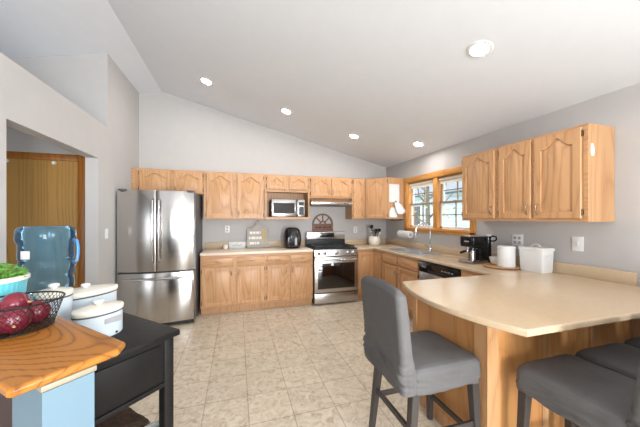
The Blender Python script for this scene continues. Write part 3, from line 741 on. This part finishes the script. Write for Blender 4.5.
# half-round wall sign above the range
ar = thing('arch_plaque', 'brown half round sunburst wall plaque above the range', 'wall decoration', (1.545, 4.85, 1.14))
ac, az = 1.545, 1.31; RR = .205
STW = Matrix(((1, 0, 0, 0), (0, 0, -1, 4.857), (0, 1, 0, 0), (0, 0, 0, 1)))
outer_ = [(ac + RR * math.cos(a), az + RR * math.sin(a)) for a in [PI * k / 24 for k in range(25)]]
inner_ = [(ac + (RR - .032) * math.cos(a), az + (RR - .032) * math.sin(a)) for a in [PI * k / 24 for k in range(25)]]
f = MB()
for i in range(24): f.prism([outer_[i], outer_[i + 1], inner_[i + 1], inner_[i]], 0, .022, M=STW)
obj('rim', f, M_brownw, ar)
for k in range(1, 4):
    a = PI * k / 4
    f = MB(); d_ = Vector((math.cos(a), math.sin(a))); q = Vector((-d_.y, d_.x)) * .012; p0 = Vector((ac, az)) + d_ * .05; p1 = Vector((ac, az)) + d_ * (RR - .02)
    f.prism([tuple(p0 - q), tuple(p1 - q), tuple(p1 + q), tuple(p0 + q)], 0, .018, M=STW); obj('spoke', f, M_brownw, ar)
f = MB()
for i in range(12):
    a0, a1 = PI * i / 12, PI * (i + 1) / 12
    f.prism([(ac + .07 * math.cos(a0), az + .07 * math.sin(a0)), (ac + .07 * math.cos(a1), az + .07 * math.sin(a1)), (ac + .042 * math.cos(a1), az + .042 * math.sin(a1)), (ac + .042 * math.cos(a0), az + .042 * math.sin(a0))], 0, .02, M=STW)
obj('hub', f, M_brownw, ar)
obj('name_board', MB().box(ac - RR, ac + RR, 4.832, 4.857, 1.135, az + .012, .003), M_brownw, ar)
f = MB()
for a, b_ in ((1.39, 1.44), (1.45, 1.52), (1.545, 1.60), (1.61, 1.64), (1.655, 1.70)): f.box(a, b_, 4.8295, 4.8325, 1.235, 1.27)
obj('lettering', f, M_darkp, ar, label='dark worn lettering')
obj('slat', MB().box(ac - RR + .02, ac + RR - .02, 4.8295, 4.8325, 1.205, 1.213).box(ac - RR + .02, ac + RR - .02, 4.8295, 4.8325, 1.29, 1.298), M_darkp, ar)
# utensil crock
uc = thing('utensil_crock', 'round white utensil crock in the worktop corner', 'crock', (2.52, 4.64, ZC))
obj('pot', MB().lathe([(0, 0), (.085, 0), (.11, .03), (.118, .09), (.11, .15), (.105, .165), (.096, .165), (.098, .15), (.10, .1), (.09, .03), (0, .02)], (2.52, 4.64, ZC), 36), M_cream, uc)
g_u = 'kitchen utensils in the crock'
def utensil(name, lab, cat, p0, p1, head, m, hm=None):
    o = thing(name, lab, cat, p0, 0, g_u)
    obj('shaft', MB().tube([p0, p1], .007, 8), m, o); d_ = (Vector(p1) - Vector(p0)).normalized(); c_ = Vector(p1) + d_ * .03
    R = Matrix.Translation(c_) @ Vector((0, 0, 1)).rotation_difference(d_).to_matrix().to_4x4()
    obj('head', MB().ball((0, 0, 0), head[0], head[1], head[2], 14, M=R), hm or m, o)
uz = ZC + .024
utensil('spatula', 'black round headed spatula leaning highest out of the crock', 'spatula', (2.495, 4.64, uz), (2.455, 4.62, 1.235), (.04, .016, .035), M_black)
utensil('ladle', 'black ladle tipped towards the window from the crock', 'ladle', (2.545, 4.63, uz), (2.60, 4.61, 1.165), (.04, .03, .035), M_black)
utensil('serving_spoon', 'black serving spoon standing in the middle of the crock', 'spoon', (2.525, 4.67, uz), (2.555, 4.65, 1.15), (.032, .014, .045), M_black)
utensil('whisk', 'pale handled whisk leaning beside the spatula', 'whisk', (2.50, 4.61, uz), (2.44, 4.585, 1.12), (.02, .012, .04), M_white, M_chrome)
utensil('wooden_spoon', 'white wooden handled spoon at the window side of the crock', 'spoon', (2.55, 4.66, uz), (2.635, 4.66, 1.11), (.026, .012, .035), M_cream)

# espresso machine
em = thing('espresso_machine', 'black and steel espresso machine near the window end of the worktop', 'coffee machine', (2.635, 2.455, ZC), math.radians(-86)); em.scale = (.60, .78, .97)
# local: x = width, -y = front
obj('drip_tray', MB().box(-.15, .15, -.20, .14, 0, .03, .008).box(-.13, .13, -.19, -.02, .03, .036), M_steelh, em, True)
obj('column', MB().box(-.14, .14, .0, .14, .03, .22, .01), M_black, em, True)
o = obj('head', MB().box(-.15, .15, -.16, .145, .19, .315, .015, 3), M_black, em, True)
obj('badge', MB().box(-.05, .05, -.163, -.158, .25, .262), M_slot, o, True, label='small pale badge')
obj('top_plate', MB().box(-.135, .135, -.15, .13, .315, .322), M_steelh, o, True)
obj('group_head', MB().cyl((-.05, -.09, .15), (-.05, -.09, .192), .036), M_chrome, em, True)
o = obj('portafilter', MB().cyl((-.05, -.09, .125), (-.05, -.09, .15), .04), M_chrome, em, True)
obj('handle', MB().tube([(-.05, -.12, .138), (-.052, -.19, .13), (-.055, -.235, .122)], [.013, .016, .014], 10), M_black, o, True)
obj('steam_wand', MB().tube([(.11, -.12, .20), (.115, -.15, .15), (.11, -.155, .07)], .006, 8), M_chrome, em, True)
obj('grinder_cup', MB().cyl((.05, -.08, .037), (.05, -.08, .15), .05, .045), M_steel, em, True)
pt = thing('milk_pitcher', 'black handled pitcher at the back corner of the espresso machine', 'pitcher', (2.815, 2.445, ZC))
obj('jug', MB().lathe([(0, 0), (.045, 0), (.048, .02), (.042, .08), (.04, .30), (.036, .30), (.036, .03), (0, .02)], (2.815, 2.445, ZC), 24), M_black, pt)
obj('handle', MB().tube([(2.815, 2.41, 1.20), (2.81, 2.37, 1.225), (2.805, 2.325, 1.215), (2.80, 2.315, 1.185), (2.805, 2.35, 1.165), (2.815, 2.405, 1.165)], .009, 8), M_black, pt)
# round board with jar and bowl
rb = thing('round_board', 'round wooden serving board beside the espresso machine', 'board', (2.64, 2.125, ZC))
obj('disc', MB().lathe([(0, 0), (.16, 0), (.168, .004), (.168, .014), (.162, .018), (0, .018)], (2.64, 2.125, ZC), 48), M_wood, rb)
obj('edge_band', MB().lathe([(.1675, .004), (.170, .006), (.170, .012), (.1675, .014)], (2.64, 2.125, ZC), 48), M_brownw, rb)
zb = ZC + .0185
jr = thing('storage_jar', 'tall plain white cylinder canister standing on the round board', 'canister', (2.635, 2.07, zb))
obj('jar', MB().lathe([(0, 0), (.073, 0), (.078, .006), (.078, .185), (0, .185)], (2.635, 2.07, zb), 40), M_white, jr)
obj('lid', MB().lathe([(0, .1855), (.079, .1855), (.080, .19), (.079, .205), (.07, .21), (0, .211)], (2.635, 2.07, zb), 40), M_white, jr)
tag(obj('sugar_bowl', MB().lathe([(0, 0), (.035, 0), (.05, .015), (.062, .055), (.064, .075), (.058, .075), (.052, .05), (.04, .02), (0, .014)], (2.675, 2.218, zb), 32), M_white, loc=(2.675, 2.218, zb)), 'small white bowl on the round board behind the canister', 'bowl')
# bread box
bb = thing('bread_box', 'white enamel bread box with looped lid handle', 'bread box', (2.765, 1.872, ZC))
bx, by = 2.765, 1.872
obj('bin', MB().loft([(.068, .102, .012, bx, by, ZC), (.072, .106, .014, bx, by, ZC + .02), (.077, .112, .014, bx, by, ZC + .205)], 32), M_white, bb)
o = obj('lid', MB().loft([(.081, .117, .014, bx, by, ZC + .2055), (.083, .119, .014, bx, by, ZC + .212), (.083, .119, .014, bx, by, ZC + .226), (.075, .111, .014, bx, by, ZC + .234)], 32), M_white, bb)
obj('handle', MB().tube([(bx, by + .045 * math.cos(a), ZC + .232 + .03 * math.sin(a)) for a in [PI * k / 8 for k in range(9)]], .005, 8), M_white, o)
obj('side_handle', MB().tube([(bx - .034, by - .110, ZC + .165), (bx - .03, by - .128, ZC + .17), (bx + .03, by - .128, ZC + .17), (bx + .034, by - .110, ZC + .165)], .007, 8), M_white, bb)
# paper towel roll on a wall bracket
tr = thing('paper_towel_roll', 'white paper towel roll on a wall bracket below the window corner', 'paper towel', (2.80, 4.04, 1.15))
obj('roll', MB().cyl((2.79, 3.88, 1.15), (2.79, 4.19, 1.15), .058, n=32), M_paper, tr)
obj('core', MB().cyl((2.79, 3.872, 1.15), (2.79, 4.198, 1.15), .02, n=20), M_slot, tr)
obj('bracket', MB().tube([(2.79, 3.866, 1.15), (2.79, 4.205, 1.15)], .007, 8).box(2.79, 2.9145, 4.203, 4.212, 1.135, 1.165).box(2.905, 2.9145, 4.17, 4.25, 1.11, 1.19), M_chrome, tr)
# hanging things on the corner cabinet's side
hk = thing('oven_mitt', 'pale grey white oven mitt hanging on the corner cabinet side', 'oven mitt', (2.80, 4.23, 1.5))
mt = MB().loft([(.05, .016, .014, 2.80, 4.198, 1.50), (.075, .022, .02, 2.79, 4.193, 1.54), (.085, .022, .02, 2.785, 4.195, 1.60), (.07, .02, .018, 2.76, 4.198, 1.66), (.04, .012, .01, 2.73, 4.206, 1.71)], 32)
mt.loft([(.022, .014, .012, 2.865, 4.195, 1.60), (.03, .018, .015, 2.875, 4.193, 1.56), (.02, .012, .01, 2.865, 4.195, 1.515)], 24)
obj('mitt', mt, mat('pale quilted cloth', S(214, 220, 226), .9, bump=.4, bscale=40), hk)
obj('hanging_loop', MB().tube([(2.73, 4.206, 1.705), (2.722, 4.222, 1.735), (2.735, 4.237, 1.745), (2.738, 4.21, 1.71)], .004, 6), M_brownw, hk)
tw = thing('folded_dishcloth', 'folded white dishcloth hanging below the painted glare on the corner cabinet', 'cloth', (2.66, 4.23, 1.45))
obj('cloth', MB().loft([(.075, .008, .007, 2.675, 4.229, 1.44), (.078, .01, .008, 2.675, 4.228, 1.47), (.07, .009, .008, 2.672, 4.229, 1.54), (.03, .007, .006, 2.665, 4.231, 1.62)], 24), M_paper, tw)
kr = thing('hook_rail', 'short black hook rail under the corner cabinet', 'rail', (2.76, 4.28, 1.40))
obj('bar', MB().box(2.66, 2.87, 4.26, 4.275, 1.385, 1.40, .003), M_black, kr)
for x in (2.68, 2.85): obj('bracket', MB().box(x - .006, x + .006, 4.262, 4.273, 1.395, 1.4095), M_black, kr)

# wall plates
def plate(loc, normal, lab, wd=.075, ht=.118, kind='outlet', cat='outlet'):
    rz = {'-y': 0, '-x': ru, '+x': PI / 2}[normal]
    o = thing('wall_outlet' if kind == 'outlet' else 'light_switch', lab, cat, loc, rz, 'white wall plates')
    obj('plate', MB().box(-wd / 2, wd / 2, -.007, 0, -ht / 2, ht / 2, .002), M_plate, o, True)
    n = 2 if wd > .1 else 1
    for k in range(n):
        x = (k - (n - 1) / 2) * .048
        if kind == 'outlet':
            for s in (-1, 1): obj('socket', MB().box(x - .014, x + .014, -.009, -.0068, s * .024 - .014, s * .024 + .014, .001), M_slot, o, True)
        else: obj('toggle', MB().box(x - .009, x + .009, -.012, -.0068, -.02, .02, .002), M_white, o, True)
plate((-.165, YB, 1.24), '-y', 'white outlet on the back wall above the small white sign')
plate((2.225, YB, 1.20), '-y', 'white outlet on the back wall between range and utensil crock')
plate((XR, 2.50, 1.17), '-x', 'white outlet on the window wall behind the espresso machine')
plate((XR, 2.16, 1.19), '-x', 'wide white double outlet above the white cylinder canister', .12, .125)
plate((XR, 1.62, 1.20), '-x', 'single white switch plate under the cabinet near the bread box', .085, .13, 'switch', 'light switch')
plate((XL, 3.76, 1.245), '+x', 'white switch plate on the side wall beside the fridge', .07, .115, 'switch', 'light switch')

# ------------------------------------------------------------ counter stools
def ridge(v):
    n = noise.noise(v); return 1 - 2.2 * abs(n)
def dens(secs, k):
    out = []
    for A, B in zip(secs, secs[1:]):
        out += [tuple(a + (b - a) * i / k for a, b in zip(A, B)) for i in range(k)]
    return out + [secs[-1]]
def fold(co, amp=.009, z0=.50, z1=.60):
    k = max(0.0, min(1.0, (z1 - co.z) / (z1 - z0)))
    u = co.x * 4 + co.y * 4
    n = ridge(Vector((co.x * 5, co.y * 5, co.z * 27 + u))) + .4 * ridge(Vector((co.x * 12, co.y * 12, co.z * 48 - u * 2)))
    d_ = Vector((co.x, co.y, 0)); d_ = d_.normalized() if d_.length > 1e-4 else Vector((0, 0, 0))
    return co + d_ * amp * n * (.15 + 1.2 * k) + Vector((0, 0, .0025 * (1 - k) * ridge(Vector((co.x * 9, co.y * 5, 7)))))
def make_stool(loc, rz, lab):
    t = thing('counter_stool', lab, 'stool', loc, rz, 'grey slipcovered counter stools')
    yc, hy = .012, .232
    secs = [(.205, hy - .010, .03, 0, yc, .500), (.212, hy - .004, .035, 0, yc, .515), (.214, hy - .002, .035, 0, yc, .54), (.216, hy, .04, 0, yc, .56), (.219, hy + .003, .045, 0, yc, .58), (.220, hy + .004, .05, 0, yc, .60), (.215, hy, .05, 0, yc, .618), (.205, hy - .010, .05, 0, yc, .631), (.185, hy - .03, .05, 0, yc, .638), (.15, hy - .06, .05, 0, yc, .642), (.08, .10, .04, 0, yc, .645)]
    def fn(co):
        c_ = fold(co)
        if co.z < .512: c_.z += .012 * noise.noise(Vector((co.x * 7, co.y * 7, 3)))
        return c_
    obj('seat', MB().loft(dens(secs, 4), 160, fn=fn), M_fab, t, True, smooth=60)
    y0 = -.236
    def bs(z): return y0 - .045 * (max(z - .5, 0) / .53) ** 1.3
    secs = []
    for k in range(26):
        z = .515 + (1.062 - .515) * k / 25
        hx = .221 - .004 * k / 25; hyk = .040 - .006 * (k / 25)
        if z > 1.027: q = (z - 1.027) / .035; hx -= .02 * q ** 2; hyk -= .018 * q ** 2
        secs.append((hx, hyk, .026, 0, bs(z), z))
    secs.append((.17, .006, .005, 0, bs(1.067), 1.070))
    def fb(co):
        k = math.exp(-((co.z - .60) / .075) ** 2)
        n = ridge(Vector((co.x * 4, co.y * 5 + 4, co.z * 30 + co.x * 9)))
        d_ = Vector((co.x * .1, (co.y - bs(co.z)) * 4, 0)); d_ = d_.normalized() if d_.length > 1e-4 else d_
        top = -.02 * (co.x / .22) ** 2 * max(0, (co.z - .94) / .13)
        return co + d_ * (.017 * n * k + .001 * n) + Vector((0, 0, top))
    obj('backrest', MB().loft(dens(secs, 3), 128, fn=fb), M_fab, t, True, smooth=60)
    L = {}
    for sx in (-1, 1):
        for sy in (-1, 1):
            top = Vector((sx * .18, yc + sy * .195, .54)); bot = Vector((sx * .20, yc + (sy * .215 if sy > 0 else sy * .25), 0)); L[sx, sy] = (top, bot)
            m_ = MB(); ring = []
            for p, r in ((bot, .016), (top, .024)):
                ring.append([m_.bm.verts.new(p + Vector((a * r, b_ * r, 0))) for a, b_ in ((-1, -1), (1, -1), (1, 1), (-1, 1))])
            m_.bm.faces.new(ring[0][::-1]); m_.bm.faces.new(ring[1])
            for i in range(4): m_.bm.faces.new((ring[0][i], ring[0][(i + 1) % 4], ring[1][(i + 1) % 4], ring[1][i]))
            bmesh.ops.bevel(m_.bm, geom=m_.bm.edges[:], offset=.003, segments=1, affect='EDGES')
            obj('leg', m_, M_leg, t, True)
    def at(k, z): a, b_ = L[k]; return b_ + (a - b_) * (z / .54)
    for k1, k2, z in (((-1, -1), (-1, 1), .26), ((1, -1), (1, 1), .26), ((-1, 1), (1, 1), .18), ((-1, -1), (1, -1), .30)):
        p, q = at(k1, z), at(k2, z); d_ = (q - p); Lh = d_.length
        R = Matrix.Translation((p + q) / 2) @ Vector((1, 0, 0)).rotation_difference(d_).to_matrix().to_4x4()
        obj('stretcher', MB().box(-Lh / 2, Lh / 2, -.009, .009, -.016, .016, .002, 1, M=R), M_leg, t, True)
    return t
stool = make_stool((1.085, 1.40, 0), ru, 'grey slipcovered counter stool at the rounded end of the peninsula')
dup(stool, (1.665, .85, 0), 0, 'grey slipcovered stool tucked nearest under the long overhang edge', 'grey slipcovered counter stools')
dup(stool, (2.145, .855, 0), 0, 'grey slipcovered stool shaded by its neighbour, middle under the overhang', 'grey slipcovered counter stools')
dup(stool, (2.625, .86, 0), 0, 'farthest grey slipcovered stool under the overhang, next to the wall', 'grey slipcovered counter stools')

# ------------------------------------------------------------ left foreground, set out on the diagonal
def SN(s, n, z=0.0): return Vector((.70711 * (s + n), .70711 * (s - n), z))
# local frame: x = s (towards the range), y = -n (away from the viewer)
RD = PI / 4
bar = thing('bar_counter', 'oak topped bar end with a light blue post', 'bar counter', (0, 0, 0), RD)
def clip(s0, s1, y0, y1, a, b_): return [(s0 + b_, y0), (s1 - a, y0), (s1, y0 + a), (s1, y1), (s0, y1), (s0, y0 + b_)]
obj('top', MB().prism([(.208, .885), (.417, .885), (.452, .92), (.452, 1.44), (.42, 1.54), (.42, 1.80), (.19, 1.80), (.20, .893)], 1.026, 1.05, .009, 3), M_bar, bar, True)
obj('post', MB().box(.258, .362, .893, 1.10, 0, 1.008), M_blue, bar, True)
obj('trim_moulding', MB().box(.254, .367, .888, 1.10, 1.010, 1.026, .004), M_beige, bar, True)
obj('apron', MB().box(.225, .37, 1.10, 1.78, .985, 1.026, .003), M_beige, bar, True)
obj('panel', MB().box(.262, .358, 1.10, 1.78, 0, .985), M_maroon, bar, True)

tb = thing('console_table', 'black painted console table against the oak bar end', 'table', (0, 0, 0), RD)
T0, T1, Q0, Q1 = .372, .822, 1.19, 2.25
obj('tabletop', MB().box(T0, T1, Q0, Q1, .872, .90, .006), M_tbl, tb, True)
obj('apron', MB().box(T0 + .03, T1 - .03, Q0 + .028, Q1 - .03, .655, .872), M_tbl, tb, True)
o = obj('drawer_front', MB().box(T0 + .075, T1 - .075, Q0 + .022, Q0 + .029, .69, .85, .003), M_tbl, tb, True)
for sx in (T0 + .02, T1 - .065):
    for sy in (Q0 + .02, Q1 - .065): obj('leg', MB().box(sx, sx + .045, sy, sy + .045, 0, .871, .003), M_tbl, tb, True)
obj('shelf', MB().box(T0 + .03, T1 - .03, Q0 + .03, Q1 - .03, .29, .31, .003), M_tbl, tb, True)
obj('rail', MB().box(T0 + .06, T1 - .06, Q0 + .018, Q0 + .03, .655, .675, .002), M_tbl, tb, True)
# things on its shelf
def bumpy(a, f): return lambda co: co + Vector((noise.noise(co * f), noise.noise(co * f + Vector((5, 0, 0))), noise.noise(co * f + Vector((0, 9, 0))))) * a
def at_sn(name, lab, cat, s, q, z, group=None): return thing(name, lab, cat, SN(s, -q, z), RD, group)
th = at_sn('plush_throw', 'dark brown plush throw folded on the console shelf', 'throw', .60, 1.47, .3105)
obj('folded_cloth', MB().loft([(.17, .125, .03, .0, 0, .002), (.185, .14, .04, 0, 0, .03), (.185, .14, .04, 0, 0, .10), (.175, .13, .04, 0, 0, .128), (.10, .07, .03, 0, 0, .135)], 96, fn=bumpy(.006, 30)), M_brownfur, th, True)
def bin_(name, lab, s, q, hx, hy, h, m):
    b = at_sn(name, lab, 'basket', s, q, .3105, 'baskets on the console shelf')
    obj('woven_body', MB().loft([(hx * .9, hy * .9, .03, 0, 0, 0), (hx, hy, .04, 0, 0, h), (hx - .012, hy - .012, .03, 0, 0, h), (hx * .85, hy * .85, .03, 0, 0, .02)], 48, fn=bumpy(.002, 60)), m, b, True)
    obj('rim', MB().tube([(hx * math.copysign(abs(math.cos(a)) ** .5, math.cos(a)), hy * math.copysign(abs(math.sin(a)) ** .5, math.sin(a)), h) for a in [2 * PI * k / 40 for k in range(40)]], .009, 8, closed=True), m, b, True)
    return b
bin_('woven_basket', 'rounded grey green woven basket in front of the brown throw', .50, 1.275, .095, .05, .165, mat('grey green weave', S(128, 134, 124), .8, bump=.8, bscale=60, var=.3, vscale=70))
bin_('woven_basket', 'pale grey woven basket beside the console leg', .70, 1.275, .085, .05, .125, M_wicker)

# canisters
g_c = 'white canisters on the console table'
def canister(lab, s, q, hx, hy, h, spout=False):
    c_ = at_sn('canister', lab, 'canister', s, q, .9005, g_c)
    obj('body', MB().lathe([(0, 0), (.93, 0), (.97, .006), (.97, h - .022), (0, h - .022)], n=56, sx=hx, sy=hy), M_canbody, c_, True)
    obj('rim_line', MB().lathe([(.972, h - .024), (1.005, h - .022), (1.005, h - .017), (.972, h - .016)], n=56, sx=hx, sy=hy), M_dgrey, c_, True, label='dark line below the lid')
    o = obj('lid', MB().lathe([(0, h - .021), (1.0, h - .0165), (1.02, h - .012), (1.02, h), (.97, h + .006), (.6, h + .013), (0, h + .017)], n=56, sx=hx, sy=hy), M_cream, c_, True)
    obj('knob', MB().loft([(.009, .009, .008, 0, 0, h + .012), (.010, .009, .008, 0, 0, h + .019), (.019, .013, .012, 0, 0, h + .024), (.02, .014, .013, 0, 0, h + .032), (.012, .009, .008, 0, 0, h + .037)], 24), M_white, o, True)
    return c_
c1 = canister('small oval white canister at the front of the console', .603, 1.447, .095, .062, .125)
obj('faded_label', MB().loft([(.034, .002, .0015, .03, -.0605, .062), (.034, .002, .0015, .03, -.0605, .085)], 16), M_slot, c1, True, label='small faded grey label')
obj('foot_stud', MB().ball((.045, -.055, .012), .005), M_black, c1, True)
canister('largest oval white canister behind the small one', .66, 1.72, .14, .08, .155)
canister('round lidded white canister at the console edge beside the bar', .505, 1.615, .064, .064, .20)

# water jug on a low stand
jg = at_sn('water_jug', 'large clear blue water jug standing upside down on the console', 'water jug', .585, 1.96, .9005)
ws_ = at_sn('jug_stand', 'low white dispenser stand under the water jug', 'dispenser', .585, 1.96, .9005)
obj('base', MB().lathe([(0, 0), (.13, 0), (.135, .006), (.135, .09), (.12, .105), (.05, .105), (.045, .06), (0, .06)], n=40), M_white, ws_, True)
obj('tap', MB().cyl((0, -.13, .04), (0, -.17, .04), .012).cyl((0, -.165, .045), (0, -.165, .015), .009), M_slot, ws_, True)
jg.scale = (.8, .8, 1)
prof = [(.028, .062), (.03, .10), (.06, .112), (.12, .135), (.138, .16), (.139, .20), (.129, .208), (.129, .222), (.140, .230), (.140, .262), (.146, .272), (.146, .29), (.131, .300), (.131, .312), (.136, .318), (.136, .395), (.140, .40), (.148, .418), (.146, .458), (.139, .476), (.12, .486), (.06, .487), (0, .482)]
inn = [(max(r - .004, 0), z - (.003 if r < .13 and z > .4 else 0)) for r, z in prof]
jb = MB().lathe(prof, n=56)
obj('bottle', jb, M_jug, jg, True, smooth=60)
hh = MB().tube([(.122, -.03, .41), (.145, -.035, .40), (.151, -.035, .37), (.151, -.035, .33), (.145, -.035, .29), (.122, -.03, .28)], .010, 10)
obj('handle', hh, mat('blue plastic grip', S(70, 140, 200), .25), jg, True)
def arcpatch(r, a0, a1, z0, z1, n=10):
    mb = MB(); 
    for k in range(n):
        b0, b1 = a0 + (a1 - a0) * k / n, a0 + (a1 - a0) * (k + 1) / n
        mb.prism([(r * math.cos(b0), r * math.sin(b0)), (r * math.cos(b1), r * math.sin(b1)), ((r + .0012) * math.cos(b1), (r + .0012) * math.sin(b1)), ((r + .0012) * math.cos(b0), (r + .0012) * math.sin(b0))], z0, z1)
    return mb
av = math.atan2(-1, -.25)
obj('sticker', arcpatch(.1372, av - 1.02, av - .62, .325, .365), M_paper, jg, True, label='white paper sticker')

# planter, basket of onions on the bar top
pq = 1.64
pl_ = at_sn('planter', 'teal ribbed planter with a leafy green plant on the bar top', 'planter', .315, pq, 1.0505)
def rib(co):
    a = math.atan2(co.y, co.x); r = math.hypot(co.x, co.y)
    if r > .08 and co.z < .125: k = 1 + .012 * math.cos(a * 40); return Vector((co.x * k, co.y * k, co.z))
    return co
pm = MB().lathe([(0, 0), (.095, 0), (.098, .004), (.108, .11), (.112, .13), (.114, .132), (.114, .146)], n=240)
for v in pm.bm.verts: v.co = rib(v.co)
obj('pot', pm, M_teal, pl_, True)
obj('rim', MB().lathe([(.114, .130), (.119, .132), (.119, .145), (.113, .149), (.104, .147), (.102, .11)], n=64), M_cream, pl_, True)
obj('soil', MB().lathe([(.104, .12), (0, .13)], n=32), M_soil, pl_, True)
lf = MB()
for k in range(420):
    a = random.uniform(0, 2 * PI); r = .1 * math.sqrt(random.random()); z = .128 + random.uniform(0, .065) * (1 - (r / .13) ** 2) + .01
    c_ = Vector((r * math.cos(a) * 1.12, r * math.sin(a) * 1.12, z)); u = Vector((random.gauss(0, 1), random.gauss(0, 1), random.gauss(0, .6) + .3)).normalized(); v = u.orthogonal().normalized()
    ln = random.uniform(.010, .019)
    P = [c_ - u * ln, c_ + v * ln * .45 + u * ln * .1, c_ + u * ln, c_ - v * ln * .45 + u * ln * .1]
    lf.bm.faces.new([lf.bm.verts.new(p) for p in P])
for k in range(30):
    a = random.uniform(0, 2 * PI); r = .09 * random.random(); lf.tube([(r * .6 * math.cos(a), r * .6 * math.sin(a), .125), (r * math.cos(a), r * math.sin(a), .18)], .0012, 5)
obj('foliage', lf, M_leaf, pl_, True, smooth=0)

bq, bs_ = 1.345, .325
bk = at_sn('wire_basket', 'black wire mesh basket of red onions on the bar top', 'basket', bs_, bq, 1.0505)
rb0, rb1, bh = .092, .120, .092
def bp(a, k): r = rb0 + (rb1 - rb0) * k; return (r * math.cos(a), r * math.sin(a), .004 + bh * k)
for dirn in (1, -1):
    f = MB()
    for i in range(44):
        a0 = 2 * PI * i / 44
        f.tube([bp(a0 + dirn * .62 * k / 4, k / 4) for k in range(5)], .0009, 4)
    obj('wire_mesh', f, M_wire, bk, True)
obj('top_ring', MB().tube([bp(2 * PI * k / 48, 1) for k in range(48)], .003, 8, closed=True), M_wire, bk, True)
obj('base_ring', MB().tube([bp(2 * PI * k / 48, 0) for k in range(48)], .0025, 8, closed=True), M_wire, bk, True)
f = MB()
for k in range(-4, 5):
    x = k * .021; y = math.sqrt(max(rb0 ** 2 - x * x, 0)); f.tube([(x, -y, .003), (x, y, .003)], .0012, 4); f.tube([(-y, x, .0035), (y, x, .0035)], .0012, 4)
obj('base_grid', f, M_wire, bk, True)
def onion(dx, dy, r, tx, ty, lab, z=None):
    z = (.006 + r * .93) if z is None else z
    p = SN(bs_ + dx, -(bq + dy), 1.0505 + z)
    o = thing('red_onion', lab, 'onion', p, 0, 'red onions in the wire basket'); 
    R = Matrix.Rotation(tx, 4, 'X') @ Matrix.Rotation(ty, 4, 'Y')
    prof = []
    for k in range(15):
        th = PI * k / 14 ; rr = r * math.sin(th) ** .9; zz = -r * .93 * math.cos(th)
        if k > 11: rr *= .75
        prof.append((max(rr, 0) if 0 < k < 14 else 0, zz))
    obj('bulb', MB().lathe(prof, n=28, M=R), M_onion, o, True, smooth=80)
    obj('neck', MB().cyl((0, 0, r * .80), (.004, 0, r * 1.12), r * .16, r * .04, 10, M=R), M_root, o, True)
    obj('root_tuft', MB().cyl((0, 0, -r * .97), (0, 0, -r * .88), r * .08, r * .16, 10, M=R), M_root, o, True)
onion(-.018, -.048, .043, 1.9, .5, 'red onion lowest at the front of the wire basket')
onion(.052, .010, .040, 1.5, -.9, 'red onion nearest the canisters in the wire basket')
onion(-.036, .044, .042, -1.2, .6, 'red onion at the back beside the teal planter')
onion(.000, .006, .039, .4, 1.4, 'topmost red onion resting on the others', .086)
